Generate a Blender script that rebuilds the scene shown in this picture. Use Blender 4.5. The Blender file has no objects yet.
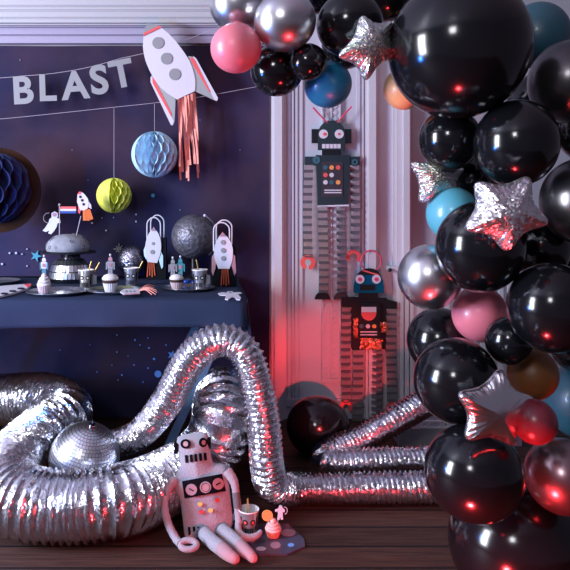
import bpy, math, random
from mathutils import Vector, noise
C = bpy.context.scene.collection
SC = bpy.context.scene
PI = math.pi
# ------------------------------------------------------------------ camera
F, VX, HY, CH = 640.0, 225.0, 210.0, 1.10      # focal (px), vanishing point x, horizon row, camera height
cam = bpy.data.objects.new('camera', bpy.data.cameras.new('camera'))
C.objects.link(cam)
cam.location = (0, 0, CH)
cam.rotation_euler = (PI / 2, 0, 0)
cam.data.sensor_width = 36
cam.data.lens = F / 570 * 36
cam.data.shift_x = (285 - VX) / 570
cam.data.shift_y = -(285 - HY) / 570
SC.camera = cam
# ------------------------------------------------------------------ world, lights, exposure
SC.view_settings.view_transform = 'Standard'
SC.view_settings.look = 'None'
SC.view_settings.gamma = 1
SC.view_settings.use_curve_mapping = False
SC.view_settings.exposure = 0.0
w = bpy.data.worlds.new('dim_room'); SC.world = w
w.use_nodes = True
w.node_tree.nodes['Background'].inputs[0].default_value = (0.62, 0.55, 0.80, 1)
w.node_tree.nodes['Background'].inputs[1].default_value = 0.16

def area(name, loc, target, sx, sy, power, col):
    l = bpy.data.lights.new(name, 'AREA'); l.shape = 'RECTANGLE'; l.size = sx; l.size_y = sy
    l.energy = power; l.color = col
    o = bpy.data.objects.new(name, l); C.objects.link(o); o.location = loc
    d = Vector(target) - Vector(loc)
    o.rotation_euler = d.to_track_quat('-Z', 'Y').to_euler()
    return o

def lamp(name, loc, r, power, col):
    l = bpy.data.lights.new(name, 'POINT'); l.shadow_soft_size = r; l.energy = power; l.color = col
    o = bpy.data.objects.new(name, l); C.objects.link(o); o.location = loc
    return o

area('softbox', (-3.3, 0.80, 1.55), (0.4, 2.6, 1.15), 0.8, 1.8, 235, (0.86, 0.90, 1.0))
area('front_softbox', (-1.0, -1.2, 2.3), (0.1, 3.0, 1.0), 0.5, 0.5, 26, (0.95, 0.93, 1.0))
lamp('blue_lamp', (-1.7, 1.35, 0.85), 0.10, 75, (0.04, 0.22, 1.0))
lamp('red_lamp', (0.44, 1.25, 0.07), 0.035, 40, (1.0, 0.04, 0.05))
l = bpy.data.lights.new('red_spot', 'SPOT'); l.energy = 210; l.color = (1.0, 0.06, 0.07); l.shadow_soft_size = 0.03
l.spot_size = math.radians(19); l.spot_blend = 0.7
o = bpy.data.objects.new('red_spot', l); C.objects.link(o); o.location = (0.36, 0.95, 0.50)
o.rotation_euler = (Vector((0.55, 3.4, 0.27)) - Vector(o.location)).to_track_quat('-Z', 'Y').to_euler()

# ------------------------------------------------------------------ helpers
def at(px, py, Y):
    return Vector(((px - VX) * Y / F, Y, CH - (py - HY) * Y / F))

def on_floor(py, z=0.0):
    return (CH - z) * F / (py - HY)

def vv(*a): return Vector(a)

class MB:
    def __init__(s): s.v = []; s.f = []; s.mi = []; s.cur = 0
    def add(s, vs, fs):
        n = len(s.v); s.v += [Vector(p) for p in vs]; s.f += [[i + n for i in q] for q in fs]; s.mi += [s.cur] * len(fs); return s
    def box(s, x0, x1, y0, y1, z0, z1):
        vs = [(x, y, z) for x in (x0, x1) for y in (y0, y1) for z in (z0, z1)]
        return s.add(vs, [(0, 1, 3, 2), (4, 6, 7, 5), (0, 4, 5, 1), (2, 3, 7, 6), (0, 2, 6, 4), (1, 5, 7, 3)])
    def prism(s, pts, th, d=None):
        """flat polygon of 3-D points (front face first seen from -Y), thickness th away from viewer"""
        n = len(pts); d = Vector(d or (0, 1, 0)) * th
        vs = [Vector(p) for p in pts] + [Vector(p) + d for p in pts]
        fs = [list(range(n)), list(range(2 * n - 1, n - 1, -1))]
        for i in range(n):
            j = (i + 1) % n; fs.append((i, i + n, j + n, j))
        return s.add(vs, fs)
    def lathe(s, prof, c=(0, 0, 0), seg=32, rib=0.0, nrib=0, axis='z', cap=True):
        c = Vector(c); vs = []; fs = []; m = len(prof)
        for k in range(seg):
            a = 2 * PI * k / seg
            for (r, z) in prof:
                rr = r * (1 + (rib if k % 2 else -rib)) if rib else r
                if axis == 'z': vs.append(c + Vector((rr * math.cos(a), rr * math.sin(a), z)))
                else: vs.append(c + Vector((rr * math.cos(a), z, rr * math.sin(a))))
        for k in range(seg):
            k2 = (k + 1) % seg
            for i in range(m - 1):
                fs.append((k * m + i, k2 * m + i, k2 * m + i + 1, k * m + i + 1))
        if cap and prof[0][0] > 1e-6: fs.append([k * m for k in range(seg)][::-1])
        if cap and prof[-1][0] > 1e-6: fs.append([k * m + m - 1 for k in range(seg)])
        return s.add(vs, fs)
    def disc(s, c, r, th, seg=20, rz=None):
        """disc facing -Y with thickness"""
        c = Vector(c)
        pts = [c + Vector((r * math.cos(2 * PI * k / seg), 0, (rz or r) * math.sin(2 * PI * k / seg))) for k in range(seg)]
        return s.prism(pts, th)
    def ring(s, c, r0, r1, th, seg=24):
        c = Vector(c); vs = []; fs = []
        for k in range(seg):
            a = 2 * PI * k / seg; u = Vector((math.cos(a), 0, math.sin(a)))
            vs += [c + u * r0, c + u * r1, c + u * r1 + Vector((0, th, 0)), c + u * r0 + Vector((0, th, 0))]
        for k in range(seg):
            a, b = 4 * k, 4 * ((k + 1) % seg)
            for i in range(4):
                j = (i + 1) % 4; fs.append((a + i, b + i, b + j, a + j))
        return s.add(vs, fs)
    def ell(s, c, r, nu=24, nv=14):
        prof = [(math.sin(PI * i / nv), -math.cos(PI * i / nv)) for i in range(nv + 1)]
        prof[0] = (0, -1); prof[-1] = (0, 1)
        t = MB().lathe(prof, (0, 0, 0), nu); c = Vector(c)
        return s.add([c + Vector((p.x * r[0], p.y * r[1], p.z * r[2])) for p in t.v], t.f)
    def tube(s, path, rad, seg=10, closed=False, caps=True):
        P = [Vector(p) for p in path]; n = len(P)
        rad = rad if hasattr(rad, '__len__') else [rad] * n
        T = []
        for i in range(n):
            a = P[(i - 1) % n] if (i > 0 or closed) else P[0]
            b = P[(i + 1) % n] if (i < n - 1 or closed) else P[-1]
            T.append((b - a).normalized())
        u = T[0].orthogonal().normalized(); vs = []; fs = []
        for i in range(n):
            u = (u - T[i] * u.dot(T[i])).normalized(); v = T[i].cross(u)
            for k in range(seg):
                a = 2 * PI * k / seg
                vs.append(P[i] + (u * math.cos(a) + v * math.sin(a)) * rad[i])
        for i in range(n if closed else n - 1):
            i2 = (i + 1) % n
            for k in range(seg):
                k2 = (k + 1) % seg
                fs.append((i * seg + k, i * seg + k2, i2 * seg + k2, i2 * seg + k))
        if not closed and caps:
            fs.append(list(range(seg))[::-1]); fs.append([(n - 1) * seg + k for k in range(seg)])
        return s.add(vs, fs)
    def build(s, name, m, parent=None, smooth=True, ang=40, loc=None):
        off = Vector((0, 0, 0))
        if parent is not None:
            p = parent
            while p is not None: off = off + p.location; p = p.parent
        if loc is not None: off = Vector(loc)
        me = bpy.data.meshes.new(name)
        me.from_pydata([tuple(p - off) for p in s.v], [], s.f)
        if max(s.mi, default=0) > 0: me.polygons.foreach_set('material_index', s.mi)
        import bmesh
        bm = bmesh.new(); bm.from_mesh(me); bmesh.ops.recalc_face_normals(bm, faces=bm.faces); bm.to_mesh(me); bm.free()
        if smooth:
            me.shade_smooth(); me.set_sharp_from_angle(angle=math.radians(ang))
        for q in (m if isinstance(m, (list, tuple)) else [m]): me.materials.append(q)
        o = bpy.data.objects.new(name, me); C.objects.link(o)
        if parent is not None: o.parent = parent
        elif loc is not None: o.location = off
        return o

def spline(pts, n):
    """Catmull-Rom through points; returns n samples roughly even in length"""
    P = [Vector(p) for p in pts]; P = [2 * P[0] - P[1]] + P + [2 * P[-1] - P[-2]]
    fine = []
    for i in range(1, len(P) - 2):
        for k in range(24):
            t = k / 24; a, b, c, d = P[i - 1], P[i], P[i + 1], P[i + 2]
            fine.append(0.5 * ((2 * b) + (c - a) * t + (2 * a - 5 * b + 4 * c - d) * t * t + (3 * b - a - 3 * c + d) * t ** 3))
    fine.append(P[-2])
    L = [0]
    for i in range(1, len(fine)): L.append(L[-1] + (fine[i] - fine[i - 1]).length)
    out = []; j = 0
    for k in range(n):
        s_ = L[-1] * k / (n - 1)
        while j < len(L) - 2 and L[j + 1] < s_: j += 1
        t = (s_ - L[j]) / max(1e-9, L[j + 1] - L[j])
        out.append(fine[j].lerp(fine[j + 1], min(1, t)))
    return out, L[-1]

def tag(o, label, cat, group=None, kind=None):
    o['label'] = label; o['category'] = cat
    if group: o['group'] = group
    if kind: o['kind'] = kind
    return o

def thing(name, loc, label, cat, group=None):
    o = bpy.data.objects.new(name, None); C.objects.link(o); o.location = loc
    o.empty_display_size = 0.05
    return tag(o, label, cat, group)

def struct(o): o['kind'] = 'structure'; return o

# ------------------------------------------------------------------ materials
def nd(nt, t, **k):
    n = nt.nodes.new(t)
    for a, b in k.items():
        if a in n.inputs: n.inputs[a].default_value = b
        else: setattr(n, a, b)
    return n

def mat(name, col, rough=0.5, metal=0.0, bump=0.0, scale=50.0, var=0.0, coat=0.0, spec=None, trans=0.0, sss=0.0, sheen=0.0):
    m = bpy.data.materials.new(name); m.use_nodes = True
    nt = m.node_tree; b = nt.nodes['Principled BSDF']
    b.inputs['Base Color'].default_value = (*col, 1); b.inputs['Roughness'].default_value = rough; b.inputs['Metallic'].default_value = metal
    if spec is not None: b.inputs['Specular IOR Level'].default_value = spec
    if coat: b.inputs['Coat Weight'].default_value = coat; b.inputs['Coat Roughness'].default_value = 0.05
    if trans: b.inputs['Transmission Weight'].default_value = trans
    if sss:
        b.inputs['Subsurface Weight'].default_value = sss; b.inputs['Subsurface Radius'].default_value = (0.05, 0.03, 0.03)
    if sheen: b.inputs['Sheen Weight'].default_value = sheen
    tc = nd(nt, 'ShaderNodeTexCoord')
    nz = nd(nt, 'ShaderNodeTexNoise', Scale=scale, Detail=4.0)
    nt.links.new(tc.outputs['Object'], nz.inputs['Vector'])
    if var:
        mx = nd(nt, 'ShaderNodeMix', data_type='RGBA')
        mx.inputs['A'].default_value = (*[c * (1 - var) for c in col], 1)
        mx.inputs['B'].default_value = (*[min(1, c * (1 + var)) for c in col], 1)
        nt.links.new(nz.outputs['Fac'], mx.inputs['Factor']); nt.links.new(mx.outputs['Result'], b.inputs['Base Color'])
    if bump:
        bp = nd(nt, 'ShaderNodeBump', Strength=bump, Distance=0.01)
        nt.links.new(nz.outputs['Fac'], bp.inputs['Height']); nt.links.new(bp.outputs['Normal'], b.inputs['Normal'])
    return m

def foil(name, col, rough, scale, strength, holo=0.0):
    """crinkled foil: voronoi facets tilt the normal"""
    m = bpy.data.materials.new(name); m.use_nodes = True
    nt = m.node_tree; b = nt.nodes['Principled BSDF']
    b.inputs['Metallic'].default_value = 1; b.inputs['Roughness'].default_value = rough
    b.inputs['Base Color'].default_value = (*col, 1)
    tc = nd(nt, 'ShaderNodeTexCoord')
    vo = nd(nt, 'ShaderNodeTexVoronoi', Scale=scale)
    nz = nd(nt, 'ShaderNodeTexNoise', Scale=scale * 0.5, Detail=5.0)
    nt.links.new(tc.outputs['Object'], vo.inputs['Vector']); nt.links.new(tc.outputs['Object'], nz.inputs['Vector'])
    ad = nd(nt, 'ShaderNodeMath', operation='ADD')
    nt.links.new(vo.outputs['Distance'], ad.inputs[0]); nt.links.new(nz.outputs['Fac'], ad.inputs[1])
    bp = nd(nt, 'ShaderNodeBump', Strength=strength, Distance=0.01)
    nt.links.new(ad.outputs[0], bp.inputs['Height']); nt.links.new(bp.outputs['Normal'], b.inputs['Normal'])
    if holo:
        hs = nd(nt, 'ShaderNodeCombineColor', mode='HSV'); hs.inputs[1].default_value = holo; hs.inputs[2].default_value = col[0]
        nt.links.new(nz.outputs['Fac'], hs.inputs[0]); nt.links.new(hs.outputs[0], b.inputs['Base Color'])
    return m

def sparkle(name, col, rough, scale, tilt, holo=0.0):
    """mosaic of flat facets, each with its own tilt"""
    m = bpy.data.materials.new(name); m.use_nodes = True
    nt = m.node_tree; b = nt.nodes['Principled BSDF']
    b.inputs['Metallic'].default_value = 1; b.inputs['Roughness'].default_value = rough
    b.inputs['Base Color'].default_value = (*col, 1)
    tc = nd(nt, 'ShaderNodeTexCoord'); vo = nd(nt, 'ShaderNodeTexVoronoi', Scale=scale)
    nt.links.new(tc.outputs['Object'], vo.inputs['Vector'])
    if holo:
        sx = nd(nt, 'ShaderNodeSeparateXYZ'); nt.links.new(vo.outputs['Color'], sx.inputs[0])
        hs = nd(nt, 'ShaderNodeCombineColor', mode='HSV'); hs.inputs[1].default_value = holo; hs.inputs[2].default_value = col[0]
        nt.links.new(sx.outputs[0], hs.inputs[0]); nt.links.new(hs.outputs[0], b.inputs['Base Color'])
    sub = nd(nt, 'ShaderNodeVectorMath', operation='SUBTRACT'); sub.inputs[1].default_value = (0.5, 0.5, 0.5)
    nt.links.new(vo.outputs['Color'], sub.inputs[0])
    sc = nd(nt, 'ShaderNodeVectorMath', operation='SCALE'); sc.inputs['Scale'].default_value = tilt
    nt.links.new(sub.outputs[0], sc.inputs[0])
    ge = nd(nt, 'ShaderNodeNewGeometry'); ad = nd(nt, 'ShaderNodeVectorMath', operation='ADD')
    nt.links.new(ge.outputs['Normal'], ad.inputs[0]); nt.links.new(sc.outputs[0], ad.inputs[1])
    nn = nd(nt, 'ShaderNodeVectorMath', operation='NORMALIZE'); nt.links.new(ad.outputs[0], nn.inputs[0])
    nt.links.new(nn.outputs[0], b.inputs['Normal'])
    return m

def floor_mat():
    m = bpy.data.materials.new('dark_planks'); m.use_nodes = True
    nt = m.node_tree; b = nt.nodes['Principled BSDF']
    tc = nd(nt, 'ShaderNodeTexCoord'); sp = nd(nt, 'ShaderNodeSeparateXYZ'); nt.links.new(tc.outputs['Object'], sp.inputs[0])
    def math_(op, a, bb):
        n = nd(nt, 'ShaderNodeMath', operation=op)
        for i, q in enumerate((a, bb)):
            if q is None: continue
            if isinstance(q, (int, float)): n.inputs[i].default_value = q
            else: nt.links.new(q, n.inputs[i])
        return n.outputs[0]
    t = math_('DIVIDE', math_('SUBTRACT', sp.outputs['Y'], 1.966), 0.127)
    fr = math_('FRACT', t, None); fl = math_('FLOOR', t, None)
    d = math_('MINIMUM', fr, math_('SUBTRACT', 1.0, fr))
    groove = math_('LESS_THAN', d, 0.045)
    cv = nd(nt, 'ShaderNodeCombineXYZ')
    nt.links.new(math_('ADD', math_('MULTIPLY', sp.outputs['X'], 1.6), math_('MULTIPLY', fl, 7.3)), cv.inputs[0])
    nt.links.new(math_('MULTIPLY', sp.outputs['Y'], 28.0), cv.inputs[1])
    nz = nd(nt, 'ShaderNodeTexNoise', Scale=3.0, Detail=7.0, Roughness=0.65); nt.links.new(cv.outputs[0], nz.inputs['Vector'])
    wn = nd(nt, 'ShaderNodeTexWhiteNoise', noise_dimensions='1D'); nt.links.new(fl, wn.inputs['W'])
    cr = nd(nt, 'ShaderNodeValToRGB')
    cr.color_ramp.elements[0].position = 0.3; cr.color_ramp.elements[0].color = (0.022, 0.010, 0.007, 1)
    cr.color_ramp.elements[1].position = 0.75; cr.color_ramp.elements[1].color = (0.098, 0.043, 0.028, 1)
    nt.links.new(nz.outputs['Fac'], cr.inputs[0])
    hs = nd(nt, 'ShaderNodeHueSaturation'); nt.links.new(cr.outputs[0], hs.inputs['Color'])
    nt.links.new(math_('ADD', 0.75, math_('MULTIPLY', wn.outputs['Value'], 0.5)), hs.inputs['Value'])
    mx = nd(nt, 'ShaderNodeMix', data_type='RGBA'); mx.inputs['B'].default_value = (0.006, 0.004, 0.004, 1)
    nt.links.new(groove, mx.inputs['Factor']); nt.links.new(hs.outputs[0], mx.inputs['A']); nt.links.new(mx.outputs['Result'], b.inputs['Base Color'])
    b.inputs['Roughness'].default_value = 0.65; b.inputs['Specular IOR Level'].default_value = 0.3
    bp = nd(nt, 'ShaderNodeBump', Strength=0.35, Distance=0.01)
    nt.links.new(math_('SUBTRACT', nz.outputs['Fac'], groove), bp.inputs['Height']); nt.links.new(bp.outputs['Normal'], b.inputs['Normal'])
    return m

def galaxy_mat():
    """printed night-sky cloth: navy with soft violet and blue clouds"""
    m = bpy.data.materials.new('galaxy_print'); m.use_nodes = True
    nt = m.node_tree; b = nt.nodes['Principled BSDF']; b.inputs['Roughness'].default_value = 0.85; b.inputs['Specular IOR Level'].default_value = 0.06
    tc = nd(nt, 'ShaderNodeTexCoord')
    n1 = nd(nt, 'ShaderNodeTexNoise', Scale=1.6, Detail=5.0, Roughness=0.55); n2 = nd(nt, 'ShaderNodeTexNoise', Scale=1.1, Detail=4.0)
    mp = nd(nt, 'ShaderNodeMapping'); mp.inputs['Location'].default_value = (3.1, 0, 1.7)
    nt.links.new(tc.outputs['Object'], n1.inputs['Vector']); nt.links.new(tc.outputs['Object'], mp.inputs[0]); nt.links.new(mp.outputs[0], n2.inputs['Vector'])
    cr = nd(nt, 'ShaderNodeValToRGB'); e = cr.color_ramp.elements
    e[0].position = 0.32; e[0].color = (0.013, 0.016, 0.042, 1); e[1].position = 0.78; e[1].color = (0.085, 0.045, 0.066, 1)
    nt.links.new(n1.outputs['Fac'], cr.inputs[0])
    cr2 = nd(nt, 'ShaderNodeValToRGB'); e = cr2.color_ramp.elements
    e[0].position = 0.50; e[0].color = (0, 0, 0, 1); e[1].position = 0.75; e[1].color = (0.8, 0.8, 0.8, 1)
    nt.links.new(n2.outputs['Fac'], cr2.inputs[0])
    mx = nd(nt, 'ShaderNodeMix', data_type='RGBA'); mx.inputs['B'].default_value = (0.015, 0.030, 0.105, 1)
    nt.links.new(cr2.outputs[0], mx.inputs['Factor']); nt.links.new(cr.outputs[0], mx.inputs['A']); nt.links.new(mx.outputs['Result'], b.inputs['Base Color'])
    return m

M = {}
M['floor'] = floor_mat(); M['galaxy'] = galaxy_mat()
M['white_paint'] = mat('white_gloss_paint', (0.56, 0.55, 0.60), 0.35, bump=0.03, scale=30, var=0.03)
M['cornice_paint'] = mat('cornice_paint', (0.42, 0.42, 0.45), 0.5, bump=0.03, scale=30, var=0.03)
M['wall_paint'] = mat('grey_wall_paint', (0.34, 0.33, 0.38), 0.6, bump=0.05, scale=60, var=0.05)
M['door_paint'] = mat('pale_door_paint', (0.48, 0.485, 0.56), 0.75, spec=0.15, bump=0.03, scale=30, var=0.04)
M['grey_paint'] = mat('grey_paint', (0.20, 0.20, 0.23), 0.6, bump=0.05, scale=40, var=0.1)
M['lilac_trim'] = mat('lilac_trim', (0.33, 0.30, 0.42), 0.4, var=0.05)  # even lilac tone of the head trim, darker than the cornice
M['cloth'] = mat('navy_cloth', (0.026, 0.036, 0.072), 0.9, bump=0.12, scale=180, var=0.15, spec=0.08)
M['leg'] = mat('blue_grey_metal', (0.10, 0.17, 0.28), 0.4, 0.3, var=0.1)
M['board'] = mat('board', (0.18, 0.13, 0.1), 0.7, var=0.1)
M['k'] = mat('black_latex', (0.0045, 0.0045, 0.006), 0.15, spec=0.5)
M['c'] = mat('chrome_latex', (0.62, 0.61, 0.64), 0.30, 1.0)
M['d'] = mat('gunmetal_latex', (0.12, 0.112, 0.12), 0.28, 0.9)
M['d2'] = mat('wine_pearl_latex', (0.30, 0.21, 0.23), 0.28, 0.9)
M['p'] = mat('pink_latex', (0.72, 0.18, 0.235), 0.36, sss=0.15, coat=0.1)
M['r'] = mat('red_latex', (0.17, 0.02, 0.033), 0.3, sss=0.1)
M['b'] = mat('deep_blue_latex', (0.012, 0.17, 0.33), 0.36, coat=0.2)
M['b2'] = mat('aqua_latex', (0.09, 0.36, 0.46), 0.33, coat=0.2)
M['t'] = mat('teal_latex', (0.022, 0.085, 0.12), 0.4, coat=0.1)
M['o'] = mat('orange_latex', (0.88, 0.49, 0.21), 0.4, sss=0.15, coat=0.1)
M['o3'] = mat('burnt_orange_latex', (0.20, 0.075, 0.016), 0.45)
M['o2'] = mat('tan_latex', (0.42, 0.21, 0.10), 0.45)
M['duct'] = sparkle('crinkled_duct_foil', (0.74, 0.74, 0.78), 0.21, 190, 0.24)
M['star_holo'] = sparkle('holographic_foil', (0.85, 0.80, 0.86), 0.36, 420, 0.9, 0.28)
M['star_silver'] = sparkle('silver_foil', (0.85, 0.84, 0.86), 0.27, 30, 0.06)
M['star_crinkle'] = sparkle('crinkled_silver_foil', (0.82, 0.79, 0.82), 0.36, 230, 0.62)
M['grey_card'] = mat('grey_card', (0.25, 0.255, 0.27), 0.6, var=0.08, scale=200)
M['silver_card'] = mat('silver_card', (0.34, 0.35, 0.37), 0.45, 0.5, var=0.08, scale=120)
M['white_card'] = mat('white_card', (0.62, 0.60, 0.68), 0.6, var=0.03)
M['red_card'] = mat('coral_card', (0.75, 0.10, 0.10), 0.6)
M['coral_paper'] = mat('coral_paper', (0.78, 0.29, 0.23), 0.7, var=0.12, scale=40)
M['orange_paper'] = mat('orange_paper', (0.75, 0.16, 0.03), 0.7)
M['rust_paper'] = mat('rust_paper', (0.50, 0.085, 0.035), 0.7)
M['black_card'] = mat('black_card', (0.008, 0.010, 0.014), 0.6, spec=0.25, var=0.2)
M['teal_card'] = mat('dark_teal_card', (0.012, 0.028, 0.038), 0.5, var=0.15)
M['blue_card'] = mat('petrol_blue_card', (0.002, 0.085, 0.165), 0.9, spec=0.1)
M['plum_card'] = mat('charcoal_card', (0.035, 0.028, 0.04), 0.6)
M['teal_dot'] = mat('teal_dot', (0.03, 0.12, 0.16), 0.6)
M['orange_dot'] = mat('orange_dot', (0.80, 0.33, 0.10), 0.6)
M['yellow_dot'] = mat('yellow_dot', (0.80, 0.50, 0.12), 0.8)
M['fold_silver'] = mat('folded_silver_paper', (0.62, 0.62, 0.65), 0.5, 0.3, var=0.15, scale=60)
M['fold_shade'] = mat('folded_paper_shade', (0.13, 0.11, 0.13), 0.6, 0.2)  # dark tone paints the shade between the folds
M['thread'] = mat('pale_thread', (0.42, 0.38, 0.44), 0.7)
M['pink_wire'] = mat('pink_pipe', (0.65, 0.05, 0.12), 0.5)
M['comb_navy'] = mat('navy_tissue', (0.012, 0.02, 0.10), 0.7)
M['comb_blue'] = mat('sky_blue_tissue', (0.48, 0.72, 0.88), 0.8)
M['comb_yellow'] = mat('lime_tissue', (0.76, 0.80, 0.12), 0.8)
M['brown_card'] = mat('brown_black_card', (0.030, 0.013, 0.008), 0.85, spec=0.08, var=0.7, scale=6)
M['dot_white'] = mat('print_white', (0.42, 0.44, 0.55), 0.7)
M['dot_blue'] = mat('print_blue', (0.15, 0.36, 0.80), 0.7)
M['dot_teal'] = mat('print_teal', (0.05, 0.30, 0.42), 0.7)
M['moon'] = mat('moon_icing', (0.27, 0.27, 0.30), 0.75, bump=0.5, scale=22, var=0.45)
M['crater'] = mat('moon_crater', (0.13, 0.13, 0.15), 0.8)
M['moon_globe'] = mat('dark_moon_globe', (0.15, 0.145, 0.17), 0.36, 0.5, bump=0.7, scale=60, var=0.9)
M['glitter'] = sparkle('glitter', (0.36, 0.34, 0.40), 0.32, 230, 0.55)
M['mirror'] = mat('mirror_tile', (0.80, 0.80, 0.84), 0.32, 1.0)
M['mirror_dark'] = mat('dark_chrome', (0.20, 0.20, 0.22), 0.12, 1.0)
M['plate_silver'] = mat('silver_plate', (0.30, 0.31, 0.35), 0.22, 0.8, bump=0.06, scale=12, var=0.5)
M['plate_space'] = mat('space_plate', (0.055, 0.052, 0.085), 0.4, var=0.6, scale=14)
M['cup'] = mat('silver_cup', (0.45, 0.45, 0.48), 0.3, 0.7)
M['cup_in'] = mat('cup_white', (0.80, 0.77, 0.76), 0.6)
M['gold'] = mat('gold_straw', (0.62, 0.42, 0.14), 0.35, 0.7)
M['wrapper'] = mat('paper_wrapper', (0.55, 0.42, 0.44), 0.7)
M['white_wrapper'] = mat('white_wrapper', (0.62, 0.60, 0.62), 0.7)
M['coral_wrapper'] = mat('coral_wrapper', (0.70, 0.25, 0.16), 0.7)
M['icing'] = mat('white_icing', (0.70, 0.64, 0.62), 0.6, bump=0.15, scale=80)
M['pink_icing'] = mat('pink_icing', (0.74, 0.42, 0.38), 0.6, bump=0.15, scale=80)
M['chocolate'] = mat('chocolate_cake', (0.05, 0.02, 0.013), 0.7, bump=0.3, scale=90)
M['sprinkle'] = mat('sprinkles', (0.06, 0.06, 0.10), 0.5)
M['bag'] = mat('black_paper_bag', (0.006, 0.007, 0.010), 0.8, spec=0.1)
M['cord_white'] = mat('white_paper_cord', (0.62, 0.60, 0.66), 0.7)
M['flag_blue'] = mat('flag_blue', (0.02, 0.06, 0.30), 0.7)
M['wrap_blue'] = mat('blue_sweet_wrapper', (0.02, 0.06, 0.28), 0.3, 0.4)
M['knit'] = mat('lavender_knit', (0.34, 0.315, 0.35), 0.95, bump=0.5, scale=170, var=0.12, sheen=0.2)
M['knit_grey'] = mat('grey_knit', (0.13, 0.13, 0.14), 0.95, bump=0.5, scale=170, var=0.15)
M['felt'] = mat('black_felt', (0.007, 0.006, 0.009), 0.95, spec=0.05, bump=0.3, scale=200)
M['felt_pink'] = mat('pink_felt', (0.40, 0.24, 0.26), 0.95)
M['felt_red'] = mat('red_felt', (0.62, 0.06, 0.06), 0.95)
M['planet_a'] = mat('printed_planet', (0.36, 0.20, 0.24), 0.5, var=0.2, scale=30)
M['planet_b'] = mat('printed_moon', (0.45, 0.43, 0.48), 0.5, var=0.2, scale=30)
M['glint_foil'] = sparkle('red_glint_foil', (1.0, 0.36, 0.22), 0.42, 120, 1.1)  # holographic foil; its red is lamp reflection put into the base colour
M['robot_teal'] = mat('teal_topper', (0.04, 0.24, 0.28), 0.5)
M['knob'] = mat('dark_knob', (0.02, 0.02, 0.025), 0.4, 0.5)
M['navy_plate'] = mat('slate_plate', (0.10, 0.10, 0.12), 0.5, var=0.3)

# ================================================================== SETTING
WY = 3.40                                       # wall plane
def X(px, Y=WY): return (px - VX) * Y / F
def Z(py, Y=WY): return CH - (py - HY) * Y / F
struct(MB().box(-3.0, 3.2, -1.2, WY + 0.1, -0.05, 0.0).build('floor', M['floor'], smooth=False))
struct(MB().box(-3.6, 3.2, -1.5, WY + 0.1, 2.9, 3.0).build('ceiling', M['white_paint'], smooth=False))
struct(MB().box(-3.0, 3.2, WY, WY + 0.1, 0, 2.9).build('wall_back', M['wall_paint'], smooth=False))

def vstrips(name, strips, m, z0, z1, parent=None):
    b = MB()
    for (a, c, y) in strips:
        b.box(X(a), X(c), y, WY, z0, z1)
    return b.build(name, m, parent, smooth=False)

# architrave right of the backdrop, door, moulded casings
struct(vstrips('trim_1', [(271, 273.5, 3.365), (273.5, 281, 3.335), (281, 283.5, 3.35), (283.5, 285.5, 3.37)], M['white_paint'], 0, Z(24)))
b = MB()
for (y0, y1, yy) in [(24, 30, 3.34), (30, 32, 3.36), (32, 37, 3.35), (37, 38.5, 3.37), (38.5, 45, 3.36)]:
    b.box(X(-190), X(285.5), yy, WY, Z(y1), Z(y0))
struct(b.build('trim_2', M['lilac_trim'], smooth=False))
b = MB()
for (y0, y1, yy) in [(-25, 5, 3.255), (5, 6.5, 3.262), (6.5, 9.5, 3.268), (9.5, 11, 3.276), (11, 17, 3.282), (17, 18.5, 3.29), (18.5, 22.5, 3.296), (22.5, 25, 3.32)]:
    b.box(X(-190), X(292), yy, WY, Z(y1, yy), Z(y0, yy))
struct(b.build('trim_3', M['cornice_paint'], smooth=False))
door = bpy.data.objects.new('door_1', None); C.objects.link(door); door.location = (X(320), WY, 0); struct(door)
b = MB().box(X(285.5), X(364), 3.385, WY, 0, 2.6)
for (a, c, y) in [(287, 290, 3.372), (291.5, 293, 3.366), (294.5, 297, 3.372), (299, 302, 3.375), (356, 359, 3.375), (361, 362.5, 3.37)]:
    b.box(X(a), X(c), y, 3.39, Z(397), 2.6)
b.box(X(285.5), X(364), 3.36, 3.39, Z(404), Z(397)); b.box(X(285.5), X(364), 3.37, 3.39, 0.0, Z(406))
b.build('door_panel', M['door_paint'], door, smooth=False)
b = MB().box(X(321), X(339.5), 3.372, 3.39, Z(381), 2.5)
b.box(X(320), X(340.5), 3.366, 3.372, Z(381), Z(377))
for k in range(60):
    zc = Z(374 - k * 6.2)
    for sx in (-1, 1):
        c = X(330) + sx * 0.021
        b.prism([(c - 0.015, 3.364, zc), (c, 3.364, zc - 0.013), (c + 0.015, 3.364, zc), (c, 3.364, zc + 0.013)], 0.01)
for a in (321, 329.4, 338): b.box(X(a), X(a + 1.5), 3.362, 3.372, Z(378), 2.5)
b.build('centre_moulding', M['door_paint'], door, smooth=False)
struct(vstrips('trim_4', [(364, 366, 3.36), (366, 373, 3.33), (373, 376, 3.35), (376, 378, 3.37)], M['white_paint'], 0, 2.6))
struct(vstrips('trim_5', [(378, 391, 3.385), (391, 394, 3.36), (394, 400, 3.35), (400, 406, 3.33), (406, 409, 3.36)], M['white_paint'], 0, 2.6))
struct(MB().box(X(409), 3.2, 3.375, WY, 0, 0.16).box(X(409), 3.2, 3.385, WY, 0.16, 0.18).build('baseboard_back', M['white_paint'], smooth=False))
# low grey plinth with fretwork edge
pl = bpy.data.objects.new('trim_6', None); C.objects.link(pl); pl.location = at(430, 440, 3.0); struct(pl)
MB().box(X(398, 3.0), X(520, 3.0), 2.98, 3.17, 0, 0.082).build('plinth', M['grey_paint'], pl, smooth=False)
b = MB()
for k in range(12):
    b.ring((X(424, 3.0) + 0.033 * k, 2.99, 0.096), 0.009, 0.0145, 0.012, 16)
b.box(X(420, 3.0), X(520, 3.0), 2.988, 3.004, 0.108, 0.114).box(X(420, 3.0), X(520, 3.0), 2.988, 3.004, 0.082, 0.085)
b.build('fretwork', M['white_paint'], pl)
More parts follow.
